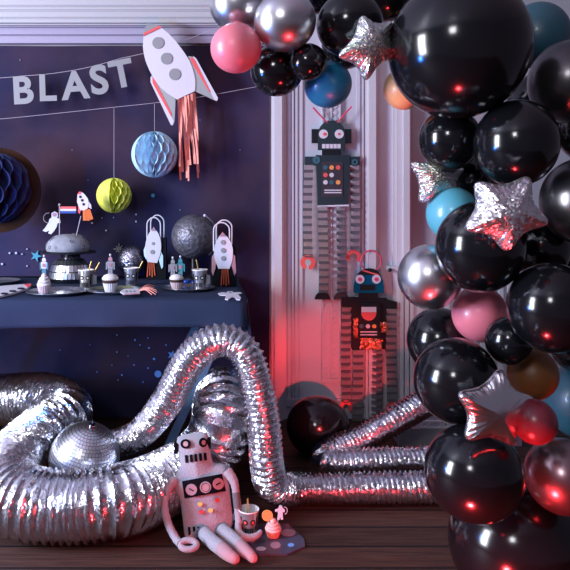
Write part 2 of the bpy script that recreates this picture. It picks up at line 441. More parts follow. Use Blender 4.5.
# radiator cover
rc = thing('radiator_cover', (X(430, 3.25), 3.34, 0), 'white slatted radiator cover standing against the wall behind the balloon column', 'radiator cover')
MB().box(X(399, 3.34), X(530, 3.34), 3.345, 3.374, 0.0, Z(271, 3.34)).build('cover_body', M['white_paint'], rc, smooth=False)
b = MB()
for k in range(14):
    x = X(400 + k * 9, 3.33); b.box(x, x + 0.024, 3.33, 3.348, 0.03, Z(275, 3.33))
b.build('slats', M['white_paint'], rc, smooth=False)
MB().box(X(389, 3.31), X(535, 3.31), 3.31, 3.374, Z(271, 3.31), Z(266.5, 3.31)).build('top_shelf', M['white_paint'], rc, smooth=False)
MB().ell(at(390, 270, 3.302), (0.011, 0.012, 0.010), 12, 8).build('knob', M['knob'], rc)

# ------------------------------------------------------------------ galaxy backdrop cloth
bd = thing('fabric_backdrop', (X(130), 3.39, 0.004), 'large night-sky printed navy cloth hung on the wall behind the table', 'backdrop')
bd['kind'] = 'thing'
b = MB(); nx, nz = 100, 30; vs = []; fs = []
x0, x1, z0, z1 = X(-190, 3.385), X(269.5, 3.385), 0.004, Z(46, 3.385)
def bd_y(x, z): return 3.382 + 0.004 * math.sin(x * 5.0 + 0.6 * math.sin(z * 3)) - 0.002 * math.sin(x * 13 + z * 2)
for i in range(nx + 1):
    for j in range(nz + 1):
        x = x0 + (x1 - x0) * i / nx; z = z0 + (z1 - z0) * j / nz; vs.append((x, bd_y(x, z), z))
for i in range(nx):
    for j in range(nz):
        a = i * (nz + 1) + j; fs.append((a, a + nz + 1, a + nz + 2, a + 1))
n = len(vs); vs += [(p[0], p[1] + 0.003, p[2]) for p in vs]; fs += [tuple(q + n for q in f[::-1]) for f in fs]
b.add(vs, fs); b.cur = 1
def pd(px, py): p = at(px, py, 3.374); return Vector((p.x, 3.3725, p.z))
for (x, y, r) in [(102, 218, .6), (113.5, 217.5, .6), (106, 230.5, .8), (136, 214.5, .8), (136, 221.5, .9), (9.5, 253, .9), (16, 253, 1.2), (22, 254, .7), (2, 264, 1.1), (27, 249, .7),
                  (27, 266, .7), (92, 223, 1.0), (58, 206, .5), (20, 60, .4), (200, 120, .4), (180, 210, .5), (240, 150, .4), (72, 150, .4), (88, 180, .4)]:
    b.disc(pd(x, y), r * 0.0053, 0.004, 12)
b.cur = 2
for (x, y, r) in [(117, 335, .8), (117, 352, .8), (122, 375, .9), (118, 380, .6), (135, 340, .9), (140, 345, .6), (134, 365, .7), (148, 338, .6), (149, 348, .9), (154, 359, 1.1), (148, 368, .8),
                  (158, 374, 3.4), (112, 365, .6), (128, 356, .5), (143, 382, .7), (166, 345, .8), (97, 372, .6), (90, 345, .5), (60, 350, .5)]:
    b.disc(pd(x, y), r * 0.0053, 0.004, 14)
def star_pts(px, py, R, r, n, rot=0.0):
    return [pd(px + (R if k % 2 == 0 else r) * math.sin(rot + PI * k / n), py - (R if k % 2 == 0 else r) * math.cos(rot + PI * k / n)) for k in range(2 * n)]
b.prism(star_pts(172, 355, 5, 2.0, 5, 0.3), 0.004)
b.cur = 3
b.prism(star_pts(36, 256, 6.2, 2.3, 5, 0.35), 0.004).disc(pd(153, 195.5), 0.010, 0.004, 12)
b.cur = 4
for k in range(4):
    a = PI * k / 4; L = 5.5 if k % 2 == 0 else 4.2
    dx, dy = math.cos(a), math.sin(a)
    b.prism([pd(119 + dx * L - dy * .4, 249 + dy * L + dx * .4), pd(119 - dx * L - dy * .4, 249 - dy * L + dx * .4), pd(119 - dx * L + dy * .4, 249 - dy * L - dx * .4), pd(119 + dx * L + dy * .4, 249 + dy * L - dx * .4)], 0.004)
b.build('cloth', [M['galaxy'], M['dot_white'], M['dot_blue'], M['dot_teal'], M['grey_card']], bd)

# ================================================================== TABLE + CLOTH
TZ = 0.75
tb = thing('trestle_table', (-0.8, 2.9, 0), 'long trestle table with blue-grey splayed legs under a navy cloth', 'table')
MB().box(-1.78, 0.07, 2.50, 3.33, TZ - 0.035, TZ - 0.006).build('tabletop', M['board'], tb, smooth=False)
def bar(p, q, w=0.018, d=0.012):
    p, q = Vector(p), Vector(q); m = MB()
    m.prism([p + vv(-w, -d, 0), p + vv(w, -d, 0), q + vv(w, -d, 0), q + vv(-w, -d, 0)], 2 * d); return m
for (xt, xb, yy) in [(-0.05, -0.43, 3.02), (0.035, -0.30, 2.56), (-0.95, -1.3, 2.56), (-1.0, -1.35, 3.02)]:
    bar((xt, yy, TZ - 0.035), (xb, yy, 0.0)).build('leg', M['leg'], tb, smooth=False)
# cloth: top, front drop, right-hand drop falling to the floor
b = MB()
def sheet(grid, th=0.004):
    nu, nv = len(grid), len(grid[0]); vs = [p for r in grid for p in r]; fs = []
    for i in range(nu - 1):
        for j in range(nv - 1):
            a = i * nv + j; fs.append((a, a + nv, a + nv + 1, a + 1))
    b.add(vs, fs)
N = 60; xl, xr = -1.80, 0.085; yf, yb = 2.485, 3.355
rows = []
for i in range(N + 1):
    t = i / N; xf = xl + (xr - xl) * t; xbk = xl + (0.058 - xl) * t; col = []
    for j in range(9):
        s = j / 8; col.append(vv(xbk + (xf - xbk) * s, yb + (yf - yb) * s, TZ))
    for j in range(1, 3): col.append(vv(xf, yf - 0.006 * j, TZ - 0.004 * j * j))
    for j in range(1, 7):
        s = j / 6; f = 0.006 * math.sin(xf * 11) * s + 0.004 * math.sin(xf * 27 + 1) * s
        col.append(vv(xf, yf - 0.014 - 0.012 * s - f, TZ - 0.016 - (0.088 + 0.006 * math.sin(xf * 4)) * s))
    rows.append(col)
sheet(rows)
rows = []
for j in range(13):
    s = j / 12; y = yb + (yf - 0.012 - yb) * s; x = 0.058 + (xr - 0.058) * s; col = []
    for k in range(15):
        q = k / 14; fl = 0.018 * math.sin(s * 14) * q
        col.append(vv(x + 0.006 * min(1, q * 8) + 0.012 * q + fl + q ** 2.2 * (0.06 + 0.06 * s), y + 0.12 * q * q * (s - 0.3) + 0.02 * math.sin(q * 5) * s, (TZ - 0.002) * (1 - q) + 0.004))
    rows.append(col)
sheet(rows)
tc_ = b.build('tablecloth', M['cloth'], loc=(-0.8, 2.9, TZ)); tag(tc_, 'dark navy tablecloth over the trestle table, its end falling to the floor', 'tablecloth')
md = tc_.modifiers.new('thick', 'SOLIDIFY'); md.thickness = 0.003; md.offset = 1

def tab(px, py, z=TZ + 0.004):
    """point on the table top seen at a pixel"""
    return at(px, py, (CH - z) * F / (py - HY))
T0 = TZ + 0.004

# ================================================================== DUCTS
def duct(name, pts, R, pitch, amp, label, seed):
    random.seed(seed)
    _, L = spline(pts, 50)
    nr = int(L / pitch); sub = 4; n = nr * sub + 1
    P, _ = spline(pts, n); seg = 56; vs = []; fs = []
    T = [(P[min(i + 1, n - 1)] - P[max(i - 1, 0)]).normalized() for i in range(n)]
    u = T[0].orthogonal().normalized()
    prof = [1.0, 0.22, 0.0, 0.22]
    for i in range(n):
        u = (u - T[i] * u.dot(T[i])).normalized(); v = T[i].cross(u)
        base = R - amp * (1 - prof[i % sub])
        for k in range(seg):
            a = 2 * PI * k / seg
            jit = amp * 0.13 * (noise.noise(vv(k * 0.55, i * 0.6, seed)) + 0.7 * random.uniform(-1, 1) * (0.4 if i % sub == 0 else 1))
            sh = T[i] * (pitch * 0.14 * noise.noise(vv(k * 0.4, i * 0.13, seed + 5)))
            vs.append(P[i] + (u * math.cos(a) + v * math.sin(a)) * (base + jit) + sh)
    for i in range(n - 1):
        for k in range(seg):
            k2 = (k + 1) % seg; fs.append((i * seg + k, i * seg + k2, (i + 1) * seg + k2, (i + 1) * seg + k))
    o = MB().add(vs, fs).build(name, M['duct'], ang=28, loc=P[n // 2])
    return tag(o, label, 'duct', 'crinkled silver foil ducts')
duct('foil_duct', [at(-200, 402, 3.0), at(-90, 404, 3.0), at(-30, 402, 3.02), at(10, 399, 3.0), at(45, 399, 2.92), at(66, 412, 2.78), at(42, 433, 2.64), at(16, 459, 2.44), at(6, 484, 2.23), at(26, 502, 2.13),
                   at(70, 506, 2.115), at(115, 501, 2.125), at(150, 490, 2.25), at(186, 470, 2.42), at(212, 446, 2.44), at(222, 421, 2.44), at(223, 400, 2.54), at(220, 398, 2.76), at(216, 425, 2.94)],
     0.118, 0.0245, 0.0125, 'thick silver foil duct coiled on the floor around the mirror ball behind the plush robot', 3)
duct('foil_duct', [at(55, 450, 2.90), at(98, 447, 2.80), at(136, 436, 2.60), at(165, 404, 2.42), at(187, 364, 2.33), at(206, 345, 2.29), at(226, 340, 2.27), at(246, 354, 2.25), at(257, 390, 2.24), at(264, 430, 2.24), at(267, 466, 2.25),
                   at(274, 487, 2.31), at(300, 489, 2.385), at(340, 489, 2.385), at(385, 488, 2.385), at(430, 487, 2.385), at(470, 484, 2.40), at(490, 474, 2.47), at(482, 464, 2.56), at(450, 460, 2.575),
                   at(400, 461, 2.58), at(350, 463, 2.58), at(327, 462, 2.605), at(330, 453, 2.655), at(365, 437, 2.71), at(400, 417, 2.75), at(430, 400, 2.80), at(470, 378, 2.84)],
     0.061, 0.019, 0.0100, 'narrow silver foil duct arching beside the table, then folded along the floor to the balloons', 8)

# ================================================================== DISCO BALL ON FLOOR
def disco(name, c, R, label, ring_dir=(0.25, -0.2, 0.95), tile=0.012, m=None):
    r = thing(name, (c[0], c[1], c[2] - R), label, 'disco ball')
    b = MB(); nlat = int(PI * R / tile); c = Vector(c)
    tl = []
    q = Vector(ring_dir).to_track_quat('Z', 'Y')
    for i in range(nlat):
        p0, p1 = PI * (i + 0.06) / nlat, PI * (i + 0.94) / nlat
        nlon = max(4, int(2 * PI * R * math.sin((p0 + p1) / 2) / tile))
        for k in range(nlon):
            a0, a1 = 2 * PI * (k + 0.05) / nlon, 2 * PI * (k + 0.95) / nlon
            vs = [c + q @ (Vector((math.sin(p) * math.cos(a), math.sin(p) * math.sin(a), math.cos(p))) * R) for (p, a) in ((p0, a0), (p1, a0), (p1, a1), (p0, a1))]
            b.add(vs, [(0, 1, 2, 3)])
    MB().ell(c, (R * 0.985,) * 3, 32, 20).build('core', M['mirror_dark'], r)
    b.build('mirror_tiles', M['mirror'] if m is None else m, r, smooth=False)
    d = Vector(ring_dir).normalized()
    MB().tube([c + d * R * 0.98, c + d * (R + 0.012)], 0.012, 12).tube([c + d * (R + 0.012), c + d * (R + 0.03)], 0.004, 8).build('hanger', M['mirror_dark'], r)
    return r
disco('disco_ball', at(84.5, 457.5, 2.37), 0.129, 'silver mirror-tiled disco ball on the floor inside the coil of foil duct')

# ================================================================== BLACK FLOOR BALLOON
def balloon_mesh(R, neck, segu=48, segv=32):
    """slightly pear-shaped latex balloon with a tied neck along the given direction"""
    prof = []
    for i in range(segv + 1):
        t = PI * i / segv; z = -math.cos(t); r = math.sin(t)
        if z > 0.72: z = z + 0.10 * ((z - 0.72) / 0.28) ** 2
        prof.append((r * R, z * R))
    prof[0] = (0, -R); prof[-1] = (0.012 * 1, 1.10 * R)
    prof += [(0.006, 1.13 * R), (0.006, 1.15 * R), (0.012, 1.17 * R), (0.004, 1.175 * R)]
    b = MB().lathe(prof, (0, 0, 0), segu); q = Vector(neck).to_track_quat('Z', 'Y')
    b.v = [q @ p for p in b.v]; return b
def balloon(px, py, rpx, Y, m, label, neck=(0.15, 0.93, 0.2), group='balloons of the arch', name='balloon'):
    rpx *= 1.022
    a0, a1 = math.atan((px - rpx - VX) / F), math.atan((px + rpx - VX) / F)
    e0, e1 = math.atan((HY - py - rpx) / F), math.atan((HY - py + rpx) / F)
    ta, te = (a0 + a1) / 2, (e0 + e1) / 2                    # mid directions; the outline seen is the tangent cone
    rx = Y / math.cos(ta) * math.sin((a1 - a0) / 2); rz = Y / math.cos(te) * math.sin((e1 - e0) / 2); R = (rx + rz) / 2
    c = Vector((Y * math.tan(ta), Y, CH + Y * math.tan(te)))
    b = balloon_mesh(R, neck); b.v = [Vector((p.x * rx / R, p.y, p.z * rz / R)) + c for p in b.v]
    return tag(b.build(name, M[m], ang=60, loc=c), label, 'balloon', group)
balloon(318, 427, 31, 2.885, 'k', 'round black balloon lying on the floor between the tablecloth end and the folded duct', neck=(0.3, 0.9, 0.3), group=None)

# ================================================================== BALLOON ARCH
BL = [
 (461, 45.5, 72, 1.613, 'k', 'largest glossy black balloon, at the top of the balloon column'),
 (239, 4, 29, 1.75, 'c', 'chrome silver balloon at the far end of the arch, above the pink one'),
 (236, 48, 25, 1.66, 'p', 'pink balloon hanging lowest at the end of the arch beside the paper rocket'),
 (285, 21, 30.5, 1.649, 'c', 'chrome silver balloon between the upper pink balloon and a large black one'),
 (277, 70, 26, 1.78, 'k', 'black balloon under the arch right of the upper pink balloon, below the second chrome one'),
 (308, 62, 18.5, 1.69, 'k', 'small black balloon just above the deep blue balloon on the arch'),
 (350, 24, 33, 1.70, 'k', 'black balloon on the arch directly behind the uppermost foil star'),
 (346, 45, 24, 1.90, 'k', 'black balloon mostly hidden between the deep blue balloon and the uppermost foil star'),
 (328, 84, 23.5, 1.82, 'b', 'deep blue balloon under the arch above the taller hanging robot'),
 (387, -4, 26, 1.85, 'k', 'black balloon cut by the top edge between the uppermost star and the largest balloon'),
 (405, 88, 21.5, 1.83, 'o', 'light orange balloon peeking out beneath the largest black balloon'),
 (264, -6, 19, 1.84, 'k', 'dark balloon in the gap between the two chrome balloons of the arch'),
 (318, -4, 18, 1.95, 'k', 'dark balloon in the gap behind the second chrome balloon, cut by the top edge'),
 (538, 35, 33, 1.85, 't', 'dull teal balloon behind the upper right of the largest black balloon'),
 (569, 81, 41, 1.655, 'd', 'gunmetal pearly balloon below the dull teal one at the picture edge'),
 (588, 130, 31, 1.755, 'k', 'black balloon cut by the picture edge below the upper gunmetal one'),
 (450, 139, 31, 1.733, 'k', 'black balloon under the largest balloon, above the holographic star'),
 (517, 143, 43, 1.594, 'k', 'large black balloon directly above the crinkled star, under the largest balloon'),
 (504, 165, 30, 1.913, 'o2', 'tan balloon mostly hidden behind the crinkled star\'s top points'),
 (471, 179, 22, 1.847, 'k', 'small black balloon wedged between the holographic star and the crinkled star'),
 (453, 214, 26.5, 1.762, 'b2', 'aqua blue balloon below the holographic star'),
 (481, 247, 45, 1.603, 'k', 'large black balloon below the crinkled star with the lower pink balloon under it'),
 (430, 277, 32, 1.754, 'c', 'chrome silver balloon on the inner side of the column beside the shorter robot'),
 (480, 314, 28, 1.776, 'p', 'dusky pink balloon halfway down the balloon column'),
 (582, 201, 42, 1.627, 'd', 'gunmetal balloon at the picture edge right of the crinkled star'),
 (541, 248, 30.5, 1.753, 'k', 'medium black balloon under the right point of the crinkled star'),
 (552, 308, 45, 1.538, 'k', 'large black balloon at the picture edge above the burnt orange one'),
 (509, 341, 24, 1.654, 'k', 'small black balloon between the dusky pink and the burnt orange balloons'),
 (440, 341, 33, 1.893, 'k', 'black balloon under the inner chrome balloon, partly behind a bigger black one'),
 (457, 381, 43, 1.654, 'k', 'large black balloon whose lower side touches the smooth silver star'),
 (533, 374, 26, 1.725, 'o3', 'burnt orange balloon above the red one'),
 (535, 422, 23, 1.47, 'r', 'small red balloon in front of the right point of the smooth silver star'),
 (582, 402, 38, 1.915, 't', 'dark teal balloon behind the red one at the picture edge'),
 (563, 477, 39, 1.595, 'd2', 'wine-grey pearly balloon below the red one'),
 (475, 474, 50, 1.546, 'k', 'large black balloon below the smooth silver star'),
 (520, 547, 71, 1.72, 'k', 'very large black balloon resting on the floor at the foot of the column'),
 (536, 104, 30, 1.95, 'k', 'black balloon deep inside the column behind the upper gunmetal one'),
 (572, 268, 26, 1.90, 'k', 'black balloon deep inside the column below the gunmetal one at star height'),
 (574, 347, 24, 1.885, 'k', 'black balloon deep inside the column above the dark teal one'),
 (528, 500, 36, 1.976, 'k', 'black balloon deep inside the column between the wine-grey one and the floor balloon'),
]
for i, (px, py, r, Y, m, lab) in enumerate(BL):
    neck = (0.05, 0.3, 0.95) if i == 2 else (0.1, 0.97, 0.15)
    balloon(px, py, r, Y, m, lab, neck)

def seg_dist(p, a, b):
    ax, ay = a; bx, by = b; dx, dy = bx - ax, by - ay
    t = max(0, min(1, ((p[0] - ax) * dx + (p[1] - ay) * dy) / (dx * dx + dy * dy)))
    return math.hypot(p[0] - ax - t * dx, p[1] - ay - t * dy)

def inflate(poly, hfun, Yfun, nb=90, nt=12, center=None, pucker=0.0, round_=2):
    """inflated two-sided cushion from an outline in picture pixels; hfun(distance px)->half thickness in m"""
    for _ in range(round_):                       # round the corners (Chaikin)
        q = []
        for i in range(len(poly)):
            a, c = poly[i], poly[(i + 1) % len(poly)]
            q += [(a[0] * .8 + c[0] * .2, a[1] * .8 + c[1] * .2), (a[0] * .2 + c[0] * .8, a[1] * .2 + c[1] * .8)]
        poly = q
    n = len(poly); L = [0]
    for i in range(n): L.append(L[-1] + math.dist(poly[i], poly[(i + 1) % n]))
    out = []
    j = 0
    for k in range(nb):
        s = L[-1] * k / nb
        while L[j + 1] < s: j += 1
        t = (s - L[j]) / (L[j + 1] - L[j]); a, c = poly[j], poly[(j + 1) % n]
        out.append((a[0] + (c[0] - a[0]) * t, a[1] + (c[1] - a[1]) * t))
    cx, cy = center or (sum(p[0] for p in out) / nb, sum(p[1] for p in out) / nb)
    b = MB(); vs = []; fs = []
    for side in (-1, 1):
        for i in range(nt):
            t = 1 - i / nt
            t = 1 - (1 - t) ** 1.5
            for k, p in enumerate(out):
                q = (cx + (p[0] - cx) * t, cy + (p[1] - cy) * t)
                d = 0 if i == 0 else min(seg_dist(q, poly[m], poly[(m + 1) % n]) for m in range(n))
                h = hfun(d)
                if pucker and i: h *= 1 + pucker * math.exp(-d / 3.0) * math.sin(k * 2.1 + math.sin(k * 0.7) * 2)
                Y = Yfun(q[0], q[1]); w = at(q[0], q[1], Y); w.y += side * h; vs.append(w)
        dmax = min(seg_dist((cx, cy), poly[m], poly[(m + 1) % n]) for m in range(n))
        w = at(cx, cy, Yfun(cx, cy)); w.y += side * hfun(dmax); vs.append(w)
    per = nt * nb + 1
    for s_ in range(2):
        o = s_ * per
        for i in range(nt - 1):
            for k in range(nb):
                k2 = (k + 1) % nb; f = (o + i * nb + k, o + i * nb + k2, o + (i + 1) * nb + k2, o + (i + 1) * nb + k); fs.append(f)
        for k in range(nb): fs.append((o + (nt - 1) * nb + k, o + (nt - 1) * nb + (k + 1) % nb, o + per - 1))
    for k in range(nb):
        k2 = (k + 1) % nb; fs.append((k, k2, per + k2, per + k))
    return b.add(vs, fs)

def foil_star(pts, Yfun, m, label, thick=0.034):
    cx = sum(p[0] for p in pts) / 5; cy = sum(p[1] for p in pts) / 5; poly = []
    for i in range(5):
        a, c = pts[i], pts[(i + 1) % 5]; mx, my = (a[0] + c[0]) / 2, (a[1] + c[1]) / 2
        poly += [a, (cx + (mx - cx) * 0.72, cy + (my - cy) * 0.72)]
    R = sum(math.dist(p, (cx, cy)) for p in pts) / 5; dm = R * 0.60
    hf = lambda d: 0.0015 + thick * 1.25 * (1 - (1 - min(1.0, d / dm)) ** 2) ** 0.62
    b = inflate(poly, hf, Yfun, 120, 12, (cx, cy), 0.42, 2)
    c = at(cx, cy, Yfun(cx, cy))
    return tag(b.build('star_balloon', M[m], ang=50, loc=c), label, 'foil balloon', 'star-shaped foil balloons on the arch')
foil_star([(360, 13), (394, 20), (399, 56), (366, 84), (335, 57)], lambda x, y: 1.60 + (x - 365) * 0.0012, 'star_holo', 'silver star foil balloon at the top of the arch left of the largest black balloon')
foil_star([(408, 161), (438, 156), (466, 168), (458, 196), (418, 206)], lambda x, y: 1.765 + (x - 436) * 0.0006, 'star_holo', 'holographic star foil balloon above the aqua balloon', 0.028)
foil_star([(473, 179), (531, 173), (552, 224), (507, 255), (461, 231)], lambda x, y: 1.445, 'star_crinkle', 'crinkled silver star foil balloon above the middle of the balloon column')
foil_star([(501, 365), (538, 398), (516, 449), (463, 442), (455, 392)], lambda x, y: 1.452 + (x - 490) * 0.0014, 'star_silver', 'smooth silver star foil balloon beside the red balloon', 0.03)

# ================================================================== BANNER, STRINGS, PAPER ROCKET
HYD = 3.25
bn = thing('letter_banner', at(75, 82, HYD), 'grey letter banner spelling BLAST strung across the dark cloth', 'banner')
pth = [(-180, 92), (-70, 83), (0, 78), (22, 76), (48, 74), (75, 70), (98, 65), (122, 58), (145, 53), (185, 40), (250, 15)]
MB().tube([at(p.x, p.y, HYD + 0.005) for p in spline([vv(a, c, 0) for a, c in pth], 40)[0]], 0.0013, 6).build('string', M['thread'], bn)
def letter(ch, cx, cy, h, rot):
    cu = bpy.data.curves.new('letter', 'FONT'); cu.body = ch; cu.size = 1.0; cu.extrude = 0.0; cu.offset = 0.03; cu.resolution_u = 6
    tmp = bpy.data.objects.new('tmp', cu); C.objects.link(tmp)
    dg = bpy.context.evaluated_depsgraph_get(); me = bpy.data.meshes.new_from_object(tmp.evaluated_get(dg))
    vs = [v.co.copy() for v in me.vertices]; fs = [list(p.vertices) for p in me.polygons]
    bpy.data.objects.remove(tmp); bpy.data.meshes.remove(me)
    xs = [v.x for v in vs]; ys = [v.y for v in vs]; mx, my = (min(xs) + max(xs)) / 2, (min(ys) + max(ys)) / 2; s = h / (max(ys) - min(ys))
    b = MB(); out = []
    for v in vs:
        dx, dy = (v.x - mx) * s, (v.y - my) * s
        x = cx + dx * math.cos(rot) + dy * math.sin(rot); y = cy - (dy * math.cos(rot) - dx * math.sin(rot))
        out.append((x, y))
    front = [at(x, y, HYD) for x, y in out]; n = len(front)
    ed = {}
    for f in fs:
        for i in range(len(f)): ed.setdefault(tuple(sorted((f[i], f[(i + 1) % len(f)]))), []).append((f[i], f[(i + 1) % len(f)]))
    F2 = fs + [[i + n for i in f[::-1]] for f in fs]
    for k, q in ed.items():
        if len(q) == 1: a, c = q[0]; F2.append([a, a + n, c + n, c])
    b.add(front + [p + vv(0, 0.003, 0) for p in front], F2)
    return b.build('letter', M['grey_card'], bn, smooth=False)
for ch, cx, cy, h, rot in [('B', 23.5, 90, 28, -0.05), ('L', 48, 87.5, 27, -0.03), ('A', 75, 85, 28.5, -0.08), ('S', 99, 79.5, 30, -0.12), ('T', 121.5, 73.5, 28, -0.2)]:
    letter(ch, cx, cy, h, rot)

sl = thing('hanging_thread', at(100, 110, 3.245), 'thin pale thread strung across the cloth below the letter banner', 'thread')
pth = [(-180, 136), (-70, 124), (0, 119), (60, 113), (116, 107), (154, 103), (200, 97), (255, 87), (285, 82)]
MB().tube([at(p.x, p.y, 3.245) for p in spline([vv(a, c, 0) for a, c in pth], 30)[0]], 0.0012, 6).build('thread_line', M['thread'], sl)

# paper rocket (local frame: u along rocket axis upward, tilt)
RY = 3.215
rk = thing('paper_rocket', at(176, 62, RY), 'large white paper rocket with coral streamers hung at the end of the letter banner', 'paper rocket')
def card(b, pts, Y, th=0.004): return b.prism([at(x, y, Y) for x, y in pts], th)
def arc(c, r, a0, a1, n): return [(c[0] + r * math.cos(a0 + (a1 - a0) * k / n), c[1] + r * math.sin(a0 + (a1 - a0) * k / n)) for k in range(n + 1)]
def smooth_poly(pts, n=24):
    return [(p.x, p.y) for p in spline([vv(a, c, 0) for a, c in pts], n)[0]]
left = smooth_poly([(143.5, 36), (143, 48), (146, 62), (153, 77), (163, 90), (177, 99.5)], 16)
right = smooth_poly([(195, 91), (195, 78), (190, 62), (181, 48), (171, 36), (160, 26.5)], 16)
b = MB(); card(b, left + right, RY, 0.004); b.build('rocket_body', M['white_card'], rk, smooth=False)
b = MB(); card(b, [(143.6, 35.5), (145, 28), (147.5, 23.2), (153, 23.5), (160.5, 26.8)], RY - 0.003, 0.004); b.build('nose_cone', M['grey_card'], rk, smooth=False)
b = MB(); card(b, [(143.2, 36), (143.6, 33), (160, 25.2), (161.5, 27.2)], RY - 0.006, 0.004); b.build('nose_band', M['red_card'], rk, smooth=False)
for x, y in [(158, 42.8), (166.5, 58.5), (174.7, 74.2)]:
    MB().disc(at(x, y, RY - 0.005), 0.0290, 0.005, 24).build('porthole', M['grey_card'], rk)
b = MB(); card(b, [(151.5, 75), (156, 80), (163, 90.5), (175, 98.5), (175.5, 100), (174.5, 121), (173.5, 124.5), (171, 125), (151, 83)], RY + 0.006); b.build('fin', M['silver_card'], rk, smooth=False)
b = MB(); card(b, [(188, 56), (194, 57), (197, 61), (217.5, 97.5), (217.5, 100), (215, 100.5), (195.5, 91.5), (195, 78)], RY + 0.006); b.build('fin', M['silver_card'], rk, smooth=False)
b = MB(); card(b, [(152.2, 77), (154.5, 79.5), (171.5, 113), (171.3, 117), (152.5, 83)], RY + 0.003); b.build('fin_stripe', M['red_card'], rk, smooth=False)
b = MB(); card(b, [(190, 57.5), (192.8, 57.5), (195, 60), (211, 92.5), (209, 91.5), (192, 63)], RY + 0.003); b.build('fin_stripe', M['red_card'], rk, smooth=False)
b = MB(); card(b, [(150.6, 77), (152.0, 76.2), (174, 121.5), (172.5, 125.4), (170.8, 124.8), (150.4, 82)], RY + 0.0045); card(b, [(193, 56), (196.2, 58.5), (218, 98), (217, 101), (214.6, 100), (194, 60)], RY + 0.0045)
b.build('fin_edge', M['white_card'], rk, smooth=False)
random.seed(4)
for k in range(8):
    x0 = 178.5 + k * 2.2; yb0 = 99 - k * 0.9; x1 = [181, 181.5, 187, 189.5, 190, 194, 198.5, 199][k]; y1 = [180, 172, 178, 181, 165, 164, 178, 172][k]
    L_, R_ = [], []
    for j in range(13):
        t = j / 12; x = x0 + (x1 - x0) * t + 1.0 * math.sin(t * 6 + k * 1.7) * t; y = yb0 + (y1 - yb0) * t; wd = (1.5 if k % 3 else 1.0) * (1 - 0.15 * t)
        Y = RY + 0.002 + 0.010 * math.sin(t * 7 + k * 2) * t + (k % 3) * 0.006; tw = 0.008 * math.sin(t * 8 + k)
        a = at(x - wd, y, Y); c = at(x + wd, y, Y); a.y -= tw; c.y += tw; L_.append(a); R_.append(c)
    b = MB(); n = len(L_); vs = L_ + R_; b.add(vs + [p + vv(0, 0.0012, 0) for p in vs], [(j, n + j, n + j + 1, j + 1) for j in range(n - 1)] + [(2 * n + j + 1, 3 * n + j + 1, 3 * n + j, 2 * n + j) for j in range(n - 1)])
    b.build('streamer', M['coral_paper'], rk)

# ================================================================== HONEYCOMB BALLS
def honeycomb(name, px, py, rpx, Y, m, label, thread_top, n=30, smooth_from=None, smooth_to=None, ncell=7):
    c = at(px, py, Y); R = rpx * Y / F
    r = thing(name, (c.x, c.y, c.z - R), label, 'paper ball', 'paper honeycomb balls'); b = MB()
    st = smooth_to - smooth_from if smooth_from is not None else 0
    a_start = (smooth_to if smooth_from is not None else 0)
    span = 2 * PI - st; nv = 56
    for k in range(n):
        a0 = a_start + span * k / n; vs = []
        for i in range(nv + 1):
            ph = PI * i / nv; wv = math.cos(ph * ncell)
            sgn = 1 if k % 2 == 0 else -1
            da = sgn * 0.5 * (span / n) * 0.9 * math.copysign(abs(wv) ** 0.6, wv)
            for rr in (0.55, 1.0):
                a = a0 + da; q = R * rr
                vs.append(c + vv(q * math.sin(ph) * math.cos(a), q * math.sin(ph) * math.sin(a), q * math.cos(ph)))
        b.add(vs, [(2 * i, 2 * i + 1, 2 * i + 3, 2 * i + 2) for i in range(nv)])
    b.ell(c, (R * 0.60,) * 3, 24, 16)
    b.build('honeycomb', m, r)
    if st:
        vs = []; nu = 16
        for u in range(nu + 1):
            for i in range(25):
                ph = PI * i / 24; a = smooth_from + st * u / nu
                vs.append(c + vv(R * math.sin(ph) * math.cos(a), R * math.sin(ph) * math.sin(a), R * math.cos(ph)))
        MB().add(vs, [(u * 25 + i, u * 25 + 25 + i, u * 25 + 26 + i, u * 25 + i + 1) for u in range(nu) for i in range(24)]).build('closed_side', m, r)
    if thread_top: MB().tube([c + vv(0, 0, R * 0.98), at(px, thread_top, Y)], 0.0012, 6).build('hanging_string', M['thread'], r)
    return r, c, R
honeycomb('honeycomb_ball', 154.5, 154.5, 23, 3.245, M['comb_blue'], 'sky blue paper honeycomb ball hanging beside the coral streamers', 104, 30, PI * 0.90, PI * 1.22)
honeycomb('honeycomb_ball', 114, 195.5, 17.5, 3.245, M['comb_yellow'], 'lime yellow paper honeycomb ball hanging above the table', 108, 22, PI * 0.85, PI * 1.47)
r, c, R = honeycomb('honeycomb_ball', -4, 188, 35, 3.05, M['comb_navy'], 'navy paper honeycomb ball with a brown card ring at the picture edge', 60, 34)
MB().ring((c.x + 0.005, c.y + 0.02, c.z - 0.01), R * 0.9, R * 1.22, 0.006, 64).build('card_ring', M['brown_card'], r, smooth=False)

# ================================================================== HANGING ROBOTS
def concertina(b, xa, xc, y0, y1, Y, n, amp=0.016, bow=0.0):
    """folded paper strips: wide silver faces, narrow ones with fold shade in their colour"""
    vs = []
    for i in range(n * 2 + 1):
        t = (i / 2 if i % 2 == 0 else (i - 1) / 2 + 0.62) / n; y = y0 + (y1 - y0) * t; yy = Y + (amp if i % 2 else -amp) * 0.5
        dx = 0.6 * math.sin(t * 5 + xa)
        for k in range(5):
            x = xa + (xc - xa) * k / 4; vs.append(at(x + dx, y + (0.0 if i % 2 else bow * (1 - (k / 2 - 1) ** 2)), yy))
    m = len(vs); vs = vs + [p + vv(0, 0.0015, 0) for p in vs]
    base = len(b.v); b.v += vs
    for i in range(n * 2):
        for k in range(4):
            f = [i * 5 + k, i * 5 + k + 1, i * 5 + 6 + k, i * 5 + 5 + k]
            b.f += [[q + base for q in f], [q + m + base for q in f[::-1]]]; b.mi += [i % 2] * 2
    return b
QY = 3.335
